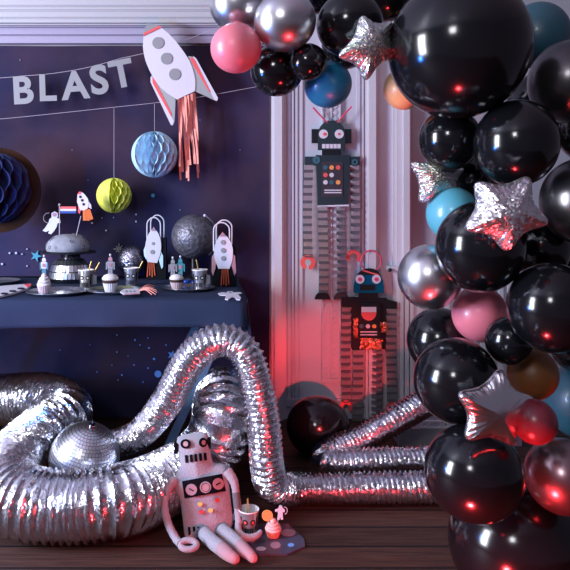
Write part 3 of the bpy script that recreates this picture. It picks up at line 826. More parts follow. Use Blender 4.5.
r1 = thing('hanging_robot', at(333, 300, QY), 'taller dark paper robot with long folded silver limbs pinned on the pale door', 'paper robot', 'paper robots hung on the door')
def pc(parent, name, pts, Y, m, th=0.004):
    b = MB(); card(b, pts, Y, th); return b.build(name, M[m], parent, smooth=False)
def dots(parent, lst, Y, r):
    for x, y, m in lst: MB().disc(at(x, y, Y), r, 0.003, 16).build('button', M[m], parent)
rect = lambda a, c, d, e: [(a, d), (c, d), (c, e), (a, e)]
for p, q in [((327.5, 123), (313, 107.5)), ((337, 123), (351.5, 106.5))]:
    MB().tube([at(*p, QY), at(*q, QY - 0.01)], 0.0045, 8).build('antenna', M['pink_wire'], r1)
pc(r1, 'head', [(318, 150)] + [(318, 134)] + arc((331.8, 134), 13.6, PI, 2 * PI, 20) + [(345.4, 150)], QY - 0.004, 'teal_card', 0.010)
pc(r1, 'ear', rect(312, 319, 129, 143), QY, 'black_card', 0.02); pc(r1, 'ear', rect(345, 351.5, 129, 143), QY, 'black_card', 0.02)
pc(r1, 'neck', rect(322, 341, 149, 156), QY + 0.002, 'black_card', 0.006)
for x in (323.5, 339.3):
    e = MB().disc(at(x, 134, QY - 0.008), 0.0235, 0.004, 20).build('eye', M['white_card'], r1)
    MB().disc(at(x + (1.2 if x < 330 else -0.3), 134, QY - 0.011), 0.0085 if x < 330 else 0.006, 0.003, 12).build('pupil', M['red_card'], e)
b = MB()
for k in range(5): card(b, rect(322.2 + k * 3.8, 325.4 + k * 3.8, 144, 148.3), QY - 0.008, 0.004)
b.build('teeth', M['white_card'], r1, smooth=False)
pc(r1, 'body', [(316, 155), (350, 155), (348.5, 205), (318, 206)], QY - 0.006, 'teal_card', 0.018)
pc(r1, 'hem', [(317.5, 205.5), (349, 204.5), (349, 206.2), (317.5, 207.2)], QY - 0.007, 'white_card', 0.004)
pc(r1, 'shoulder', rect(305, 317, 156.5, 165.5), QY - 0.002, 'teal_card', 0.012); pc(r1, 'shoulder', rect(349, 360, 156.5, 165.5), QY - 0.002, 'teal_card', 0.012)
MB().ring(at(316.5, 160, QY - 0.010), 0.004, 0.020, 0.005, 20).build('shoulder_joint', M['teal_dot'], r1); MB().ring(at(355, 162, QY - 0.006), 0.008, 0.016, 0.004, 16).build('shoulder_joint', M['teal_dot'], r1)
pc(r1, 'control_panel', rect(322, 343, 162, 197), QY - 0.009, 'plum_card', 0.004)
dots(r1, [(325.5, 167.5, 'teal_dot'), (331.7, 167.5, 'orange_dot'), (338.2, 167.5, 'red_card'), (325.5, 175, 'red_card'), (331.7, 175, 'white_card'), (325.5, 182.3, 'white_card'), (331.7, 182.3, 'teal_dot'), (338.2, 182.3, 'orange_dot')], QY - 0.012, 0.0118)
b = MB(); card(b, rect(324.5, 341.5, 189.6, 190.8), QY - 0.011, 0.003); card(b, rect(324.5, 341.5, 192, 193.2), QY - 0.011, 0.003); b.build('panel_lines', M['white_card'], r1, smooth=False)
for nm, xa, xc, y0, y1, n, bow in [('arm', 303.5, 312.5, 165, 257, 12, 0), ('arm', 350.5, 359.5, 165, 249, 11, 1.0), ('leg', 318.5, 328, 206, 293, 12, 0), ('leg', 337, 346, 206, 291, 12, 1.5)]:
    concertina(MB(), xa, xc, y0, y1, QY + 0.004, n, 0.032, bow).build(nm, [M['fold_silver'], M['fold_shade']], r1, smooth=False)
def hand(parent, cx, cy, ro, ri, a0, a1, Y, m='red_card'):
    pts = [(cx + ro * math.cos(a), cy + ro * math.sin(a)) for a in [a0 + (a1 - a0) * k / 20 for k in range(21)]] + [(cx + ri * math.cos(a), cy + ri * math.sin(a)) for a in [a1 + (a0 - a1) * k / 20 for k in range(21)]]
    pc(parent, 'hand', pts, Y, m)
hand(r1, 308, 262.5, 7.6, 3.2, PI * 0.62, PI * 2.45, QY)
hand(r1, 353.5, 257, 7.6, 3.6, PI * 0.80, PI * 2.25, QY + 0.012)
for x, y in [(322.5, 299.5), (341.5, 299.5)]:
    pc(r1, 'foot', arc((x, y), 7.7, PI, 2 * PI, 16), QY - 0.004, 'black_card' if x < 330 else 'plum_card', 0.01)

Q2 = 3.315
r2 = thing('hanging_robot', at(368, 420, Q2), 'shorter paper robot with petrol blue head and looped antenna hung low on the door', 'paper robot', 'paper robots hung on the door')
lp = [at(371 + 10 * math.cos(2 * PI * k / 28), 261 + 10.5 * math.sin(2 * PI * k / 28), Q2 + 0.004) for k in range(28)]
MB().tube(lp, 0.004, 8, closed=True).build('antenna_loop', M['pink_wire'], r2)
pc(r2, 'head', [(354, 293), (354, 287), (355.5, 280)] + arc((369, 282), 13.4, PI * 1.06, PI * 1.94, 18) + [(383, 280), (384, 287), (384, 293)], Q2 - 0.004, 'blue_card', 0.012)
pc(r2, 'head_cap', arc((369, 282), 13.8, PI * 1.17, PI * 1.83, 16), Q2 - 0.007, 'black_card', 0.004)
pc(r2, 'head_stripe', [(362, 270.8), (363, 269.8), (379, 274.4), (378.6, 276.0)], Q2 - 0.009, 'red_card', 0.003)
pc(r2, 'mouth', rect(360, 375, 284.6, 290.2), Q2 - 0.006, 'black_card', 0.003)
for x in (360, 376.5):
    e = MB().disc(at(x, 279.3, Q2 - 0.010), 0.0230, 0.004, 20).build('eye', M['white_card'], r2)
    MB().disc(at(x, 279.3, Q2 - 0.013), 0.010, 0.003, 12).build('pupil', M['pink_wire'], e)
pc(r2, 'neck', rect(359, 378, 292, 299), Q2 + 0.001, 'black_card', 0.008)
pc(r2, 'body', [(350.5, 297), (387, 298), (386, 349), (352, 350)], Q2 + 0.004, 'black_card', 0.012)
pc(r2, 'shoulder', [(342, 298), (352, 297.5), (352, 307), (342, 307)], Q2, 'black_card', 0.012); pc(r2, 'shoulder', [(386, 299), (397, 302), (397, 310), (386, 308)], Q2, 'black_card', 0.012)
pc(r2, 'control_panel', rect(358.5, 380, 303, 338), Q2 - 0.010, 'black_card', 0.010)
pc(r2, 'gauge', [(361.5, 307)] + [(361.5, 313)] + [(368.8 + 7.5 * math.cos(a), 313 + 7.6 * math.sin(a)) for a in [PI - PI * k / 16 for k in range(17)]] + [(376.3, 307)], Q2 - 0.012, 'red_card', 0.003)
pc(r2, 'gauge_top', rect(361.5, 376.3, 307, 312.2), Q2 - 0.014, 'white_card', 0.003)
dots(r2, [(361.5, 326.3, 'teal_dot'), (368, 326.3, 'white_card'), (374.3, 326.3, 'orange_dot')], Q2 - 0.013, 0.0108)
b = MB(); card(b, rect(360.5, 377, 331.4, 332.5), Q2 - 0.012, 0.003); card(b, rect(360.5, 377, 334.2, 335.3), Q2 - 0.012, 0.003); b.build('panel_lines', M['white_card'], r2, smooth=False)
# crinkled foil tucked round the panel, coloured with the red lamp's reflection
random.seed(9)
def crumple(parent, x0, x1, y0, y1, Y, nx, ny):
    vs = []; fs = []
    for i in range(nx + 1):
        for j in range(ny + 1):
            ex = 1.2 * random.uniform(-1, 1) if i in (0, nx) else 0.5 * random.uniform(-1, 1)
            p = at(x0 + (x1 - x0) * i / nx + ex, y0 + (y1 - y0) * j / ny + 0.8 * random.uniform(-1, 1), Y); p.y += random.uniform(-0.006, 0.006); vs.append(p)
    for i in range(nx):
        for j in range(ny): a = i * (ny + 1) + j; fs += [(a, a + ny + 1, a + ny + 2), (a, a + ny + 2, a + 1)]
    n = len(vs); fs2 = [tuple(q + n for q in f[::-1]) for f in fs]
    MB().add(vs + [p + vv(0, 0.002, 0) for p in vs], fs + fs2).build('foil_trim', M['glint_foil'], parent, smooth=False)
crumple(r2, 360, 382, 338.5, 349.5, Q2 - 0.008, 12, 6); crumple(r2, 380.5, 387, 322, 333, Q2 - 0.006, 4, 6); crumple(r2, 354, 358, 318, 338, Q2 - 0.006, 3, 9)
for nm, xa, xc, y0, y1, n, bow in [('arm', 341.5, 351, 307, 402, 13, 0.8), ('arm', 386.5, 397, 309, 402, 13, 0), ('leg', 352.5, 363, 350, 432, 11, 0.6), ('leg', 372, 382, 350, 428, 12, 2.0)]:
    concertina(MB(), xa, xc, y0, y1, Q2 + 0.006, n, 0.034, bow).build(nm, [M['fold_silver'], M['fold_shade']], r2, smooth=False)
hand(r2, 346, 407, 6.5, 3, PI * 0.7, PI * 2.3, Q2); hand(r2, 392.5, 408, 6.5, 3, PI * 0.7, PI * 2.3, Q2)
for x, y in [(357.5, 438), (377, 434)]: pc(r2, 'foot', arc((x, y), 7, PI, 2 * PI, 14), Q2 - 0.004, 'plum_card', 0.01)

# ================================================================== TABLEWARE
def oct_plate(name, c, r, m, label, group, n=8, rot=0.2, rim=True, th=0.004):
    o = thing(name, c, label, 'plate', group); c = Vector(c)
    b = MB(); P1 = [c + vv(r * 0.80 * math.cos(rot + 2 * PI * k / n), r * 0.80 * math.sin(rot + 2 * PI * k / n), th) for k in range(n)]
    P2 = [c + vv(r * math.cos(rot + 2 * PI * k / n), r * math.sin(rot + 2 * PI * k / n), th + (0.010 if rim else 0.001)) for k in range(n)]
    P3 = [p - vv(0, 0, 0.003) for p in P2]; P4 = [p - vv(0, 0, th) for p in P1]
    vs = P1 + P2 + P3 + P4; fs = [list(range(n)), list(range(3 * n, 4 * n))[::-1]]
    for L in range(3):
        for k in range(n): fs.append((L * n + k, L * n + (k + 1) % n, (L + 1) * n + (k + 1) % n, (L + 1) * n + k))
    b.add(vs, fs).build('dish', M[m], o, smooth=False)
    return o
PG = 'silver plates along the table front'
p1 = tab(57.5, 293.5); p2 = tab(114, 292); p3 = tab(189, 289.5)
oct_plate('plate', p1, 0.127, 'plate_silver', 'silver plate with only a single cupcake, in front of the moon cake', PG, 32)
oct_plate('plate', p2, 0.119, 'plate_silver', 'silver plate with a tasselled rocket napkin across it', PG, 32)
oct_plate('plate', p3, 0.113, 'plate_silver', 'silver plate holding two robot toppers, a cupcake and a cup', PG, 32)
p0 = tab(-6, 283); oct_plate('plate', p0, 0.12, 'navy_plate', 'dark slate plate at the picture edge behind the rocket-shaped plate', PG, 32)

# rocket-shaped plate
rp = thing('rocket_plate', tab(10, 289), 'white rocket-shaped plate with three dark portholes at the table\'s near edge', 'plate')
def flat(px, py, z): return at(px, py, (CH - z) * F / (py - HY))
def flat_card(b, pts, z, th): 
    return b.prism([flat(x, y, z) for x, y in pts], th, (0, 0, -1))
b = MB(); flat_card(b, [(-22, 290.5), (-12, 287.8), (4, 285.6), (20, 284.3), (30, 283.8), (31, 285.4), (27, 288.3), (14, 292.5), (0, 296), (-14, 297.2), (-24, 296)], T0 + 0.010, 0.008); b.build('plate_body', M['white_card'], rp, smooth=False)
b = MB(); flat_card(b, [(24, 284.3), (30.5, 283.3), (31.5, 285.0), (27.5, 287.2)], T0 + 0.012, 0.003); b.build('nose_tip', M['red_card'], rp, smooth=False)
for x, y in [(4.5, 293.3), (12.7, 290.8), (21, 288.2)]:
    b = MB(); flat_card(b, [(x + 3.7 * math.cos(2 * PI * k / 20), y + 0.85 * math.sin(2 * PI * k / 20)) for k in range(20)], T0 + 0.0125, 0.002); b.build('porthole', M['black_card'], rp, smooth=False)

def cupcake(c, label, wr, ic, choc=False, s=1.0, wide=1.0):
    c = Vector(c); o = thing('cupcake', c, label, 'cupcake', 'cupcakes')
    MB().lathe([(0.021 * s * wide, 0.0), (0.030 * s * wide, 0.036 * s), (0.0295 * s * wide, 0.036 * s), (0.020 * s * wide, 0.004 * s)], c, 48, 0.03).build('wrapper', M[wr], o)
    if choc:
        MB().lathe([(0.0, 0.030 * s), (0.029 * s, 0.034 * s), (0.034 * s, 0.045 * s), (0.031 * s, 0.055 * s), (0.0, 0.058 * s)], c, 32).build('cake', M['chocolate'], o)
        MB().lathe([(0.033 * s, 0.049 * s), (0.034 * s, 0.056 * s), (0.026 * s, 0.067 * s), (0.012 * s, 0.073 * s), (0.0, 0.074 * s)], c, 32).build('icing', M[ic], o)
        top = 0.072 * s
    else:
        prof = [(0.0, 0.03 * s)]
        for k in range(4):
            r0 = [0.031, 0.027, 0.020, 0.011][k] * s; z0 = (0.036 + k * 0.0125) * s
            prof += [(r0 * 0.93, z0), (r0, z0 + 0.005 * s), (r0 * 0.9, z0 + 0.011 * s)]
        prof += [(0.0, 0.092 * s)]
        b = MB().lathe(prof, c, 36)
        for i, p in enumerate(b.v):                # swirl
            d = p - c; a = math.atan2(d.y, d.x); b.v[i] = p + vv(0, 0, 0.004 * s * math.sin(a) if d.z > 0.034 * s else 0)
        b.v = [c + vv((p.x - c.x) * wide, (p.y - c.y) * wide, p.z - c.z) for p in b.v]
        ib = b.build('icing', M[ic], o)
        random.seed(int(c.x * 1000)); sb = MB()
        for k in range(14):
            a = random.uniform(0, 2 * PI); z = random.uniform(0.042, 0.075) * s; rr = (0.033 - (z / s - 0.04) * 0.55) * s
            p = c + vv(rr * math.cos(a), rr * math.sin(a), z); sb.ell(p, (0.0022 * s, 0.0022 * s, 0.0014 * s), 6, 4)
        sb.build('sprinkles', M['sprinkle'], ib)
        top = 0.088 * s
    return o, c + vv(0, 0, top)
def foot_at(px, py, z): return at(px, py, (CH - z) * F / (py - HY))
c1, t1 = cupcake(foot_at(44, 293.3, T0 + 0.004), 'pale swirl cupcake with a white robot pick, on the plate before the moon cake', 'wrapper', 'icing', s=0.92)
c2, t2 = cupcake(foot_at(110.3, 291.5, T0 + 0.004), 'chocolate cupcake with white icing in a white case beside the rocket napkin', 'white_wrapper', 'icing', True, s=1.02)
c3, t3 = cupcake(foot_at(176.5, 289.5, T0 + 0.004), 'chocolate cupcake with white icing in a pinkish case under two robot toppers', 'wrapper', 'icing', True, s=0.90)

def robot_topper(base, h, m1, m2, label, head='white_card'):
    base = Vector(base); o = thing('robot_topper', base, label, 'cake topper', 'little robot toppers'); s = h
    y = -0.0015
    def q(nm, pts, m, yy=y, par=o):
        b = MB(); b.prism([base + vv(a * s * 0.74, yy, d * s) for a, d in pts], 0.003); return b.build(nm, M[m], par, smooth=False)
    MB().tube([base + vv(0, 0, -0.012), base + vv(0, 0, 0.3 * s)], 0.0012, 6).build('pick', M['thread'], o)
    q('leg', [(-0.14, 0.0), (-0.04, 0.0), (-0.04, 0.36), (-0.14, 0.36)], m2); q('leg', [(0.04, 0.0), (0.14, 0.0), (0.14, 0.36), (0.04, 0.36)], m2)
    bd_ = q('body', [(-0.18, 0.32), (0.18, 0.32), (0.20, 0.66), (-0.20, 0.66)], m1, y - 0.001)
    q('chest_panel', [(-0.10, 0.40), (0.10, 0.40), (0.10, 0.58), (-0.10, 0.58)], 'planet_a', y - 0.003, bd_)
    for sx in (-1, 1): q('arm', [(sx * 0.21, 0.64), (sx * 0.29, 0.62), (sx * 0.29, 0.26), (sx * 0.22, 0.26)], m2)
    q('head', [(-0.13, 0.68), (0.13, 0.68), (0.13, 0.80), (0.08, 0.88), (-0.08, 0.88), (-0.13, 0.80)], head)
    MB().tube([base + vv(0, 0, 0.88 * s), base + vv(0, 0, 0.96 * s)], 0.0012, 6).ell(base + vv(0, 0, 0.98 * s), (0.005, 0.005, 0.005), 10, 8).build('antenna', M['white_card'], o)
    return o
robot_topper(t1 + vv(0, 0, -0.004), 0.078, 'white_card', 'robot_teal', 'white robot topper on the cupcake before the moon cake')
robot_topper(t2 + vv(0, 0, -0.004), 0.086, 'silver_card', 'grey_card', 'grey robot topper with a pinkish head on the middle cupcake', 'planet_a')
robot_topper(t3 + vv(-0.016, 0.0, -0.012), 0.086, 'silver_card', 'grey_card', 'grey robot topper beside a teal one on the pinkish-cased cupcake', 'grey_card')
robot_topper(t3 + vv(0.016, 0.006, -0.012), 0.090, 'robot_teal', 'robot_teal', 'teal robot topper on the pinkish-cased cupcake', 'robot_teal')

def cup(c, label, s=1.0, ears=True):
    c = Vector(c); o = thing('robot_cup', c, label, 'paper cup', 'silver robot-face paper cups')
    MB().lathe([(0.0, 0.002), (0.027 * s, 0.0), (0.0365 * s, 0.086 * s), (0.0355 * s, 0.086 * s), (0.026 * s, 0.006), (0.0, 0.006)], c, 40).build('cup_wall', M['cup'], o)
    MB().lathe([(0.0350 * s, 0.0855 * s), (0.0375 * s, 0.0845 * s), (0.0385 * s, 0.087 * s), (0.0372 * s, 0.0895 * s), (0.0350 * s, 0.0875 * s), (0.0252 * s, 0.0075), (0.0, 0.0075), (0.0, 0.0068), (0.0255 * s, 0.0068), (0.0350 * s, 0.0855 * s)], c, 40, cap=False).build('rim', M['cup_in'], o)
    def on(a, z, d=0.0):                            # point on the wall, a = angle from the viewer
        r = (0.027 + 0.0095 * z / 0.086) * s + d; return c + vv(r * math.sin(a), -r * math.cos(a), z * s)
    def patch(a0, a1, z0, z1, d):
        pts = []; n = 6
        for k in range(n + 1): pts.append(on(a0 + (a1 - a0) * k / n, z0, d))
        q = [on(a0 + (a1 - a0) * k / n, z1, d) for k in range(n + 1)]
        return pts + q, [(k, k + 1, n + 2 + k, n + 1 + k) for k in range(n)]
    for sx in (-1, 1):
        vs = [on(sx * 0.42 + 0.30 * math.cos(2 * PI * k / 20), 0.052 + 0.0105 * math.sin(2 * PI * k / 20), 0.0008) for k in range(20)]
        e = MB().prism(vs, 0.001).build('eye', M['black_card'], o, smooth=False)
        vs = [on(sx * 0.42 + 0.15 * math.cos(2 * PI * k / 16), 0.052 + 0.0055 * math.sin(2 * PI * k / 16), 0.0018) for k in range(16)]
        MB().prism(vs, 0.001).build('pupil', M['cup_in' if ears is not False else 'red_card'], e, smooth=False)
    b = MB()
    for k in range(5): vs, fs = patch(-0.52 + k * 0.22, -0.40 + k * 0.22, 0.010, 0.030, 0.0010); b.add(vs, fs)
    for sx in (-1, 1): vs, fs = patch(sx * 0.95 - 0.12, sx * 0.95 + 0.12, 0.02, 0.07, 0.0010); b.add(vs, fs)
    b.build('printed_mouth', M['black_card'], o)
    if ears:
        for sx in (1,):
            b = MB(); b.prism([c + vv(sx * 0.034 * s, 0, 0.066 * s), c + vv(sx * 0.050 * s, 0, 0.060 * s), c + vv(sx * 0.050 * s, 0, 0.022 * s), c + vv(sx * 0.031 * s, 0, 0.018 * s)], 0.004); b.build('ear_tab', M['silver_card'], o, smooth=False)
    return o, c
def straw(p, q, label, bend=None):
    pts = [Vector(p), Vector(q)] if bend is None else [Vector(p), Vector(bend), Vector(q)]
    b = MB().tube(pts, 0.0032, 10, caps=False)
    return tag(b.build('drinking_straw', M['gold'], loc=pts[0]), label, 'straw', 'gold paper straws')
_, k1 = cup(foot_at(86, 288.3, T0), 'silver robot-face cup with two gold straws beside the moon cake stand', 0.93)
straw(k1 + vv(-0.006, 0, 0.008), k1 + vv(0.024, 0.0, 0.120), 'upright gold straw of the two in the cup beside the moon cake stand')
straw(k1 + vv(0.0, 0.008, 0.008), k1 + vv(0.058, 0.012, 0.113), 'gold straw leaning outward in the cup beside the moon cake stand')
_, k2 = cup(foot_at(131.5, 285.8, T0), 'silver robot-face cup in front of the small glitter ball', 0.93, None)
straw(k2 + vv(0, 0, 0.008), k2 + vv(0.052, 0.0, 0.113), 'gold straw in the cup in front of the small glitter ball')
_, k3 = cup(foot_at(199.5, 288.3, T0 + 0.004), 'silver robot-face cup on the plate beside the rocket gift bag', 0.93)
straw(k3 + vv(-0.004, 0, 0.008), k3 + vv(-0.014, 0, 0.126), 'crooked gold straw in the cup beside the rocket gift bag', k3 + vv(-0.008, 0, 0.095))
b = MB().ell(foot_at(187, 285.2, T0 + 0.004) + vv(0, 0, 0.014), (0.018, 0.012, 0.013), 16, 10)
cc = foot_at(187, 285.2, T0 + 0.004) + vv(0, 0, 0.014)
for sx in (-1, 1): b.lathe([(0.003, 0), (0.011, 0.012)], (0, 0, 0), 10); b.v[-20:] = [cc + vv(sx * (0.016 + p.z), p.x, p.y) for p in b.v[-20:]]
tag(b.build('wrapped_sweet', M['wrap_blue'], loc=cc), 'dark blue wrapped sweet on the plate between cupcake and cup', 'sweet')

# rocket napkin with tassels on plate two
rn = thing('rocket_napkin', flat(128, 290.5, T0 + 0.016), 'white paper rocket pick with coral tassels lying across the middle plate', 'party pick')
b = MB(); flat_card(b, [(120, 291.5), (124, 288.9), (139, 288.6), (140, 292.9), (124, 294.0)], T0 + 0.020, 0.004); b.build('rocket_body', M['white_card'], rn, smooth=False)
for x in (126.5, 130.5, 134.5):
    b = MB(); flat_card(b, [(x + 1.3 * math.cos(2 * PI * k / 14), 291.2 + 0.8 * math.sin(2 * PI * k / 14)) for k in range(14)], T0 + 0.0215, 0.002); b.build('porthole', M['grey_card'], rn, smooth=False)
random.seed(6)
for k in range(11):
    a = -0.62 + 1.15 * k / 10; L = random.uniform(13, 20); e = (139 + L * math.cos(a), 290.8 + L * 0.50 * math.sin(a))
    P = [flat(139, 290.6 + 0.25 * (k - 5) * 0.5, T0 + 0.017)]; E = flat(e[0], e[1], T0 + 0.012 + 0.006 * (k % 3)); P.append(P[0].lerp(E, 0.5) + vv(0, 0, 0.012)); P.append(E)
    MB().tube(spline(P, 8)[0], 0.0017, 6).build('tassel', M['coral_paper'], rn)

# astronaut card lying at the table end
ac = thing('astronaut_card', flat(229, 295, T0 + 0.003), 'white astronaut cut-out lying flat at the table end before the gift bag', 'cut-out')
b = MB(); flat_card(b, [(218, 293.2), (222, 292.2), (226, 292.6), (228, 291.2), (232, 291.2), (234, 292.4), (240, 292.0), (242, 293.0), (238, 294.2), (241, 297.5), (240, 299.6), (236.5, 299.4), (234.5, 296.8), (231, 297.3), (228, 299.6), (225, 299.0), (226, 295.2), (220, 295.0)], T0 + 0.004, 0.003)
b.build('cut_out', M['white_card'], ac, smooth=False)
b = MB(); flat_card(b, [(230 + 1.6 * math.cos(2 * PI * k / 14), 292.2 + 0.6 * math.sin(2 * PI * k / 14)) for k in range(14)], T0 + 0.0052, 0.001); b.build('visor', M['grey_card'], ac, smooth=False)

# ------------------------------------------------------------------ moon cake on mirrored stand
cs = foot_at(70.5, 281.5, T0); Yc = cs.y
st = thing('cake_stand', cs, 'half mirror-ball cake stand with a black board under the moon cake', 'cake stand')
zb = Z(252.5, Yc)                                   # board underside
def zz(py): return Z(py, Yc)
R0 = 20.5 * Yc / F
prof = [(R0 * 0.98, T0), (R0 * 1.02, zz(278)), (R0 * 0.98, zz(271)), (R0 * 0.86, zz(264)), (R0 * 0.66, zz(259.5)), (R0 * 0.42, zz(257.5)), (0, zz(257))]
MB().lathe(prof, (cs.x, cs.y, 0), 48).build('dome', M['mirror_dark'], st)
b = MB()
for row in range(4):
    n = [34, 32, 28, 20][row]
    for k in range(n):
        ring = []
        for (f0, a0) in ((0.06, 0.07), (0.06, 0.93), (0.94, 0.93), (0.94, 0.07)):
            (ra, za), (rb, zb_) = prof[row + 1], prof[row + 2]; r_ = (ra + (rb - ra) * f0) * 1.012; z_ = za + (zb_ - za) * f0 + 0.001; a = 2 * PI * (k + a0) / n
            ring.append((cs.x + r_ * math.cos(a), cs.y + r_ * math.sin(a), z_))
        b.add(ring, [(0, 1, 2, 3)])
b.build('mirror_tiles', M['mirror'], st, smooth=False)
MB().lathe([(R0 * 0.45, zz(258)), (R0 * 0.48, zz(255)), (R0 * 0.62, zz(253)), (0.0, zz(253))], (cs.x, cs.y, 0), 32).build('collar', M['mirror_dark'], st)
MB().lathe([(0.0, zz(253)), (26.5 * Yc / F, zz(252.6)), (26.8 * Yc / F, zz(251.6)), (26 * Yc / F, zz(251)), (0, zz(251))], (cs.x - 0.006, cs.y, 0), 48).build('board', M['black_card'], st)
ck = thing('moon_cake', (cs.x - 0.012, cs.y, zz(251)), 'grey dome-shaped moon cake with craters on the mirrored stand', 'cake')
Rc = 21.5 * Yc / F; hc = zz(234) - zz(251)
b = MB(); nu, nv = 48, 18; prof = [(Rc * 0.95, 0.0), (Rc, 0.012)] + [(Rc * math.cos(PI / 2 * i / nv) ** 0.78, 0.012 + (hc - 0.012) * math.sin(PI / 2 * i / nv)) for i in range(1, nv)] + [(0, hc)]
b.lathe(prof, (cs.x - 0.012, cs.y, zz(251)), nu); b.build('icing', M['moon'], ck)
random.seed(12); b = MB()
for k in range(34):
    a = random.uniform(0, 2 * PI); t = random.uniform(0.08, 1.35); rr = Rc * math.cos(t) ** 0.78; z_ = 0.012 + (hc - 0.012) * math.sin(t); cr = random.uniform(0.004, 0.011)
    c = vv(cs.x - 0.012 + rr * math.cos(a), cs.y + rr * math.sin(a), zz(251) + z_); nrm = vv(math.cos(a) * math.cos(t), math.sin(a) * math.cos(t), math.sin(t) * 1.2).normalized(); q = nrm.to_track_quat('Z', 'Y')
    t_ = MB().tube([q @ vv(cr * math.cos(2 * PI * j / 14), cr * math.sin(2 * PI * j / 14), 0) + c for j in range(14)], cr * 0.28, 6, closed=True); b.add(t_.v, t_.f)
b.build('craters', M['crater'], ck)
CY = Yc - 0.02
fp = thing('astronaut_flag_topper', at(59.5, 236, CY), 'flag topper with an astronaut holding its pole in the moon cake', 'cake topper')
MB().tube([at(59.5, 237.5, CY), at(59.5, 205, CY)], 0.0024, 8).ell(at(59.5, 204.6, CY), (0.006, 0.006, 0.006), 10, 8).build('pole', M['thread'], fp)
pc(fp, 'flag_red_band', rect(60, 76, 206.5, 208.9), CY, 'red_card', 0.002); pc(fp, 'flag_white_band', rect(60, 76, 208.9, 211), CY, 'white_card', 0.002); pc(fp, 'flag_blue_band', rect(60, 76, 211, 213.4), CY, 'flag_blue', 0.002)
asn = pc(fp, 'astronaut', [(51.5, 213.2), (54.5, 211.5), (57.5, 213), (57.8, 216), (56.8, 218), (60, 218.8), (60.5, 223), (57.5, 223.2), (56.5, 227), (54, 231), (51, 234.3), (48, 233.2), (49.5, 230.5), (45.5, 232), (42.5, 230.6), (45, 228), (48.5, 222.5), (49.5, 219), (51.5, 217.6)], CY - 0.001, 'white_card', 0.003)
MB().disc(at(54.4, 214.6, CY - 0.003), 0.010, 0.002, 14).build('visor', M['planet_a'], asn)
MB().tube([at(48.5 + 5 * math.cos(a), 218 + 5 * math.sin(a), CY) for a in [PI * 0.35 + PI * 1.2 * k / 12 for k in range(13)]], 0.0014, 6).build('hose', M['thread'], fp)
rt = thing('rocket_topper', at(77, 235, CY), 'little white rocket topper with orange paper flames in the moon cake', 'cake topper')
MB().tube([at(76, 237, CY), at(81, 216, CY)], 0.0022, 8).build('stick', M['thread'], rt)
pc(rt, 'rocket_body', [(77.5, 194), (79, 192), (82, 192.2), (85, 194.8), (88, 199), (88.8, 204), (87.5, 208.5), (84, 210.5), (80, 210), (77, 202)], CY - 0.002, 'white_card', 0.003)
pc(rt, 'nose_tip', [(77.4, 194.4), (79, 191.6), (81.8, 191.8), (80.2, 194.4)], CY - 0.004, 'red_card', 0.003)
for x, y in [(80.3, 196.8), (82.2, 200.3), (83.5, 204.3)]: MB().disc(at(x, y, CY - 0.004), 0.0065, 0.002, 12).build('porthole', M['black_card'], rt)
pc(rt, 'fin', [(87.4, 199), (91, 205), (91.5, 209), (88, 207)], CY, 'white_card', 0.003); pc(rt, 'fin', [(78.4, 203), (78, 212), (79.5, 214), (81, 210)], CY, 'red_card', 0.003)
for k in range(5):
    x = 82.8 + k * 1.3; pc(rt, 'flame', [(x, 209.2), (x + 1.8, 209), (x + 3.2 + k * 0.5, 218.5 + (2.2 if k < 3 else 0.3)), (x + 0.2 + k * 0.3, 220.5 - (k % 2))], CY + 0.001 * k, 'orange_paper', 0.002)

# ------------------------------------------------------------------ glitter ball + moon globe
g = foot_at(131.5, 277.5, T0); gY = 3.24; g = vv(X(132, gY), gY, T0)
gb = thing('glitter_ball', g, 'small dark glitter ball on a ring base behind a robot-face cup', 'ornament')
MB().lathe([(0.034, 0), (0.036, 0.012), (0.028, 0.020), (0.024, 0.012), (0.024, 0)], g, 28).build('ring_base', M['mirror_dark'], gb)
MB().ell(g + vv(0, 0, 0.016 + 0.076), (0.076,) * 3, 40, 26).build('ball', M['glitter'], gb)
gY = 3.2; g = vv(X(193.5, gY), gY, T0)
mg = thing('moon_globe', g, 'dark grey moon globe on a stand between the two rocket gift bags', 'globe')
Rg = 22.2 * gY / F; zc = Z(236.5, gY)
MB().lathe([(0.0, 0.0), (0.055, 0.0), (0.055, 0.008), (0.02, 0.018), (0.011, 0.03), (0.011, zc - Rg - T0 + 0.004), (0, zc - Rg - T0 + 0.004)], g, 28).build('stand', M['knob'], mg)
MB().ell((g.x, g.y, zc), (Rg,) * 3, 48, 32).build('sphere', M['moon_globe'], mg)
MB().tube([vv(g.x, g.y, zc) + vv((Rg + 0.008) * math.sin(a), -0.01, (Rg + 0.008) * math.cos(a)) for a in [0.55 + 1.9 * k / 20 for k in range(21)]] , 0.0028, 8).build('meridian_arm', M['silver_card'], mg)
MB().ell(vv(g.x, g.y - 0.01, zc) + vv((Rg + 0.008) * math.sin(0.5), 0, (Rg + 0.008) * math.cos(0.5)), (0.008,) * 3, 12, 8).build('finial', M['white_card'], mg)

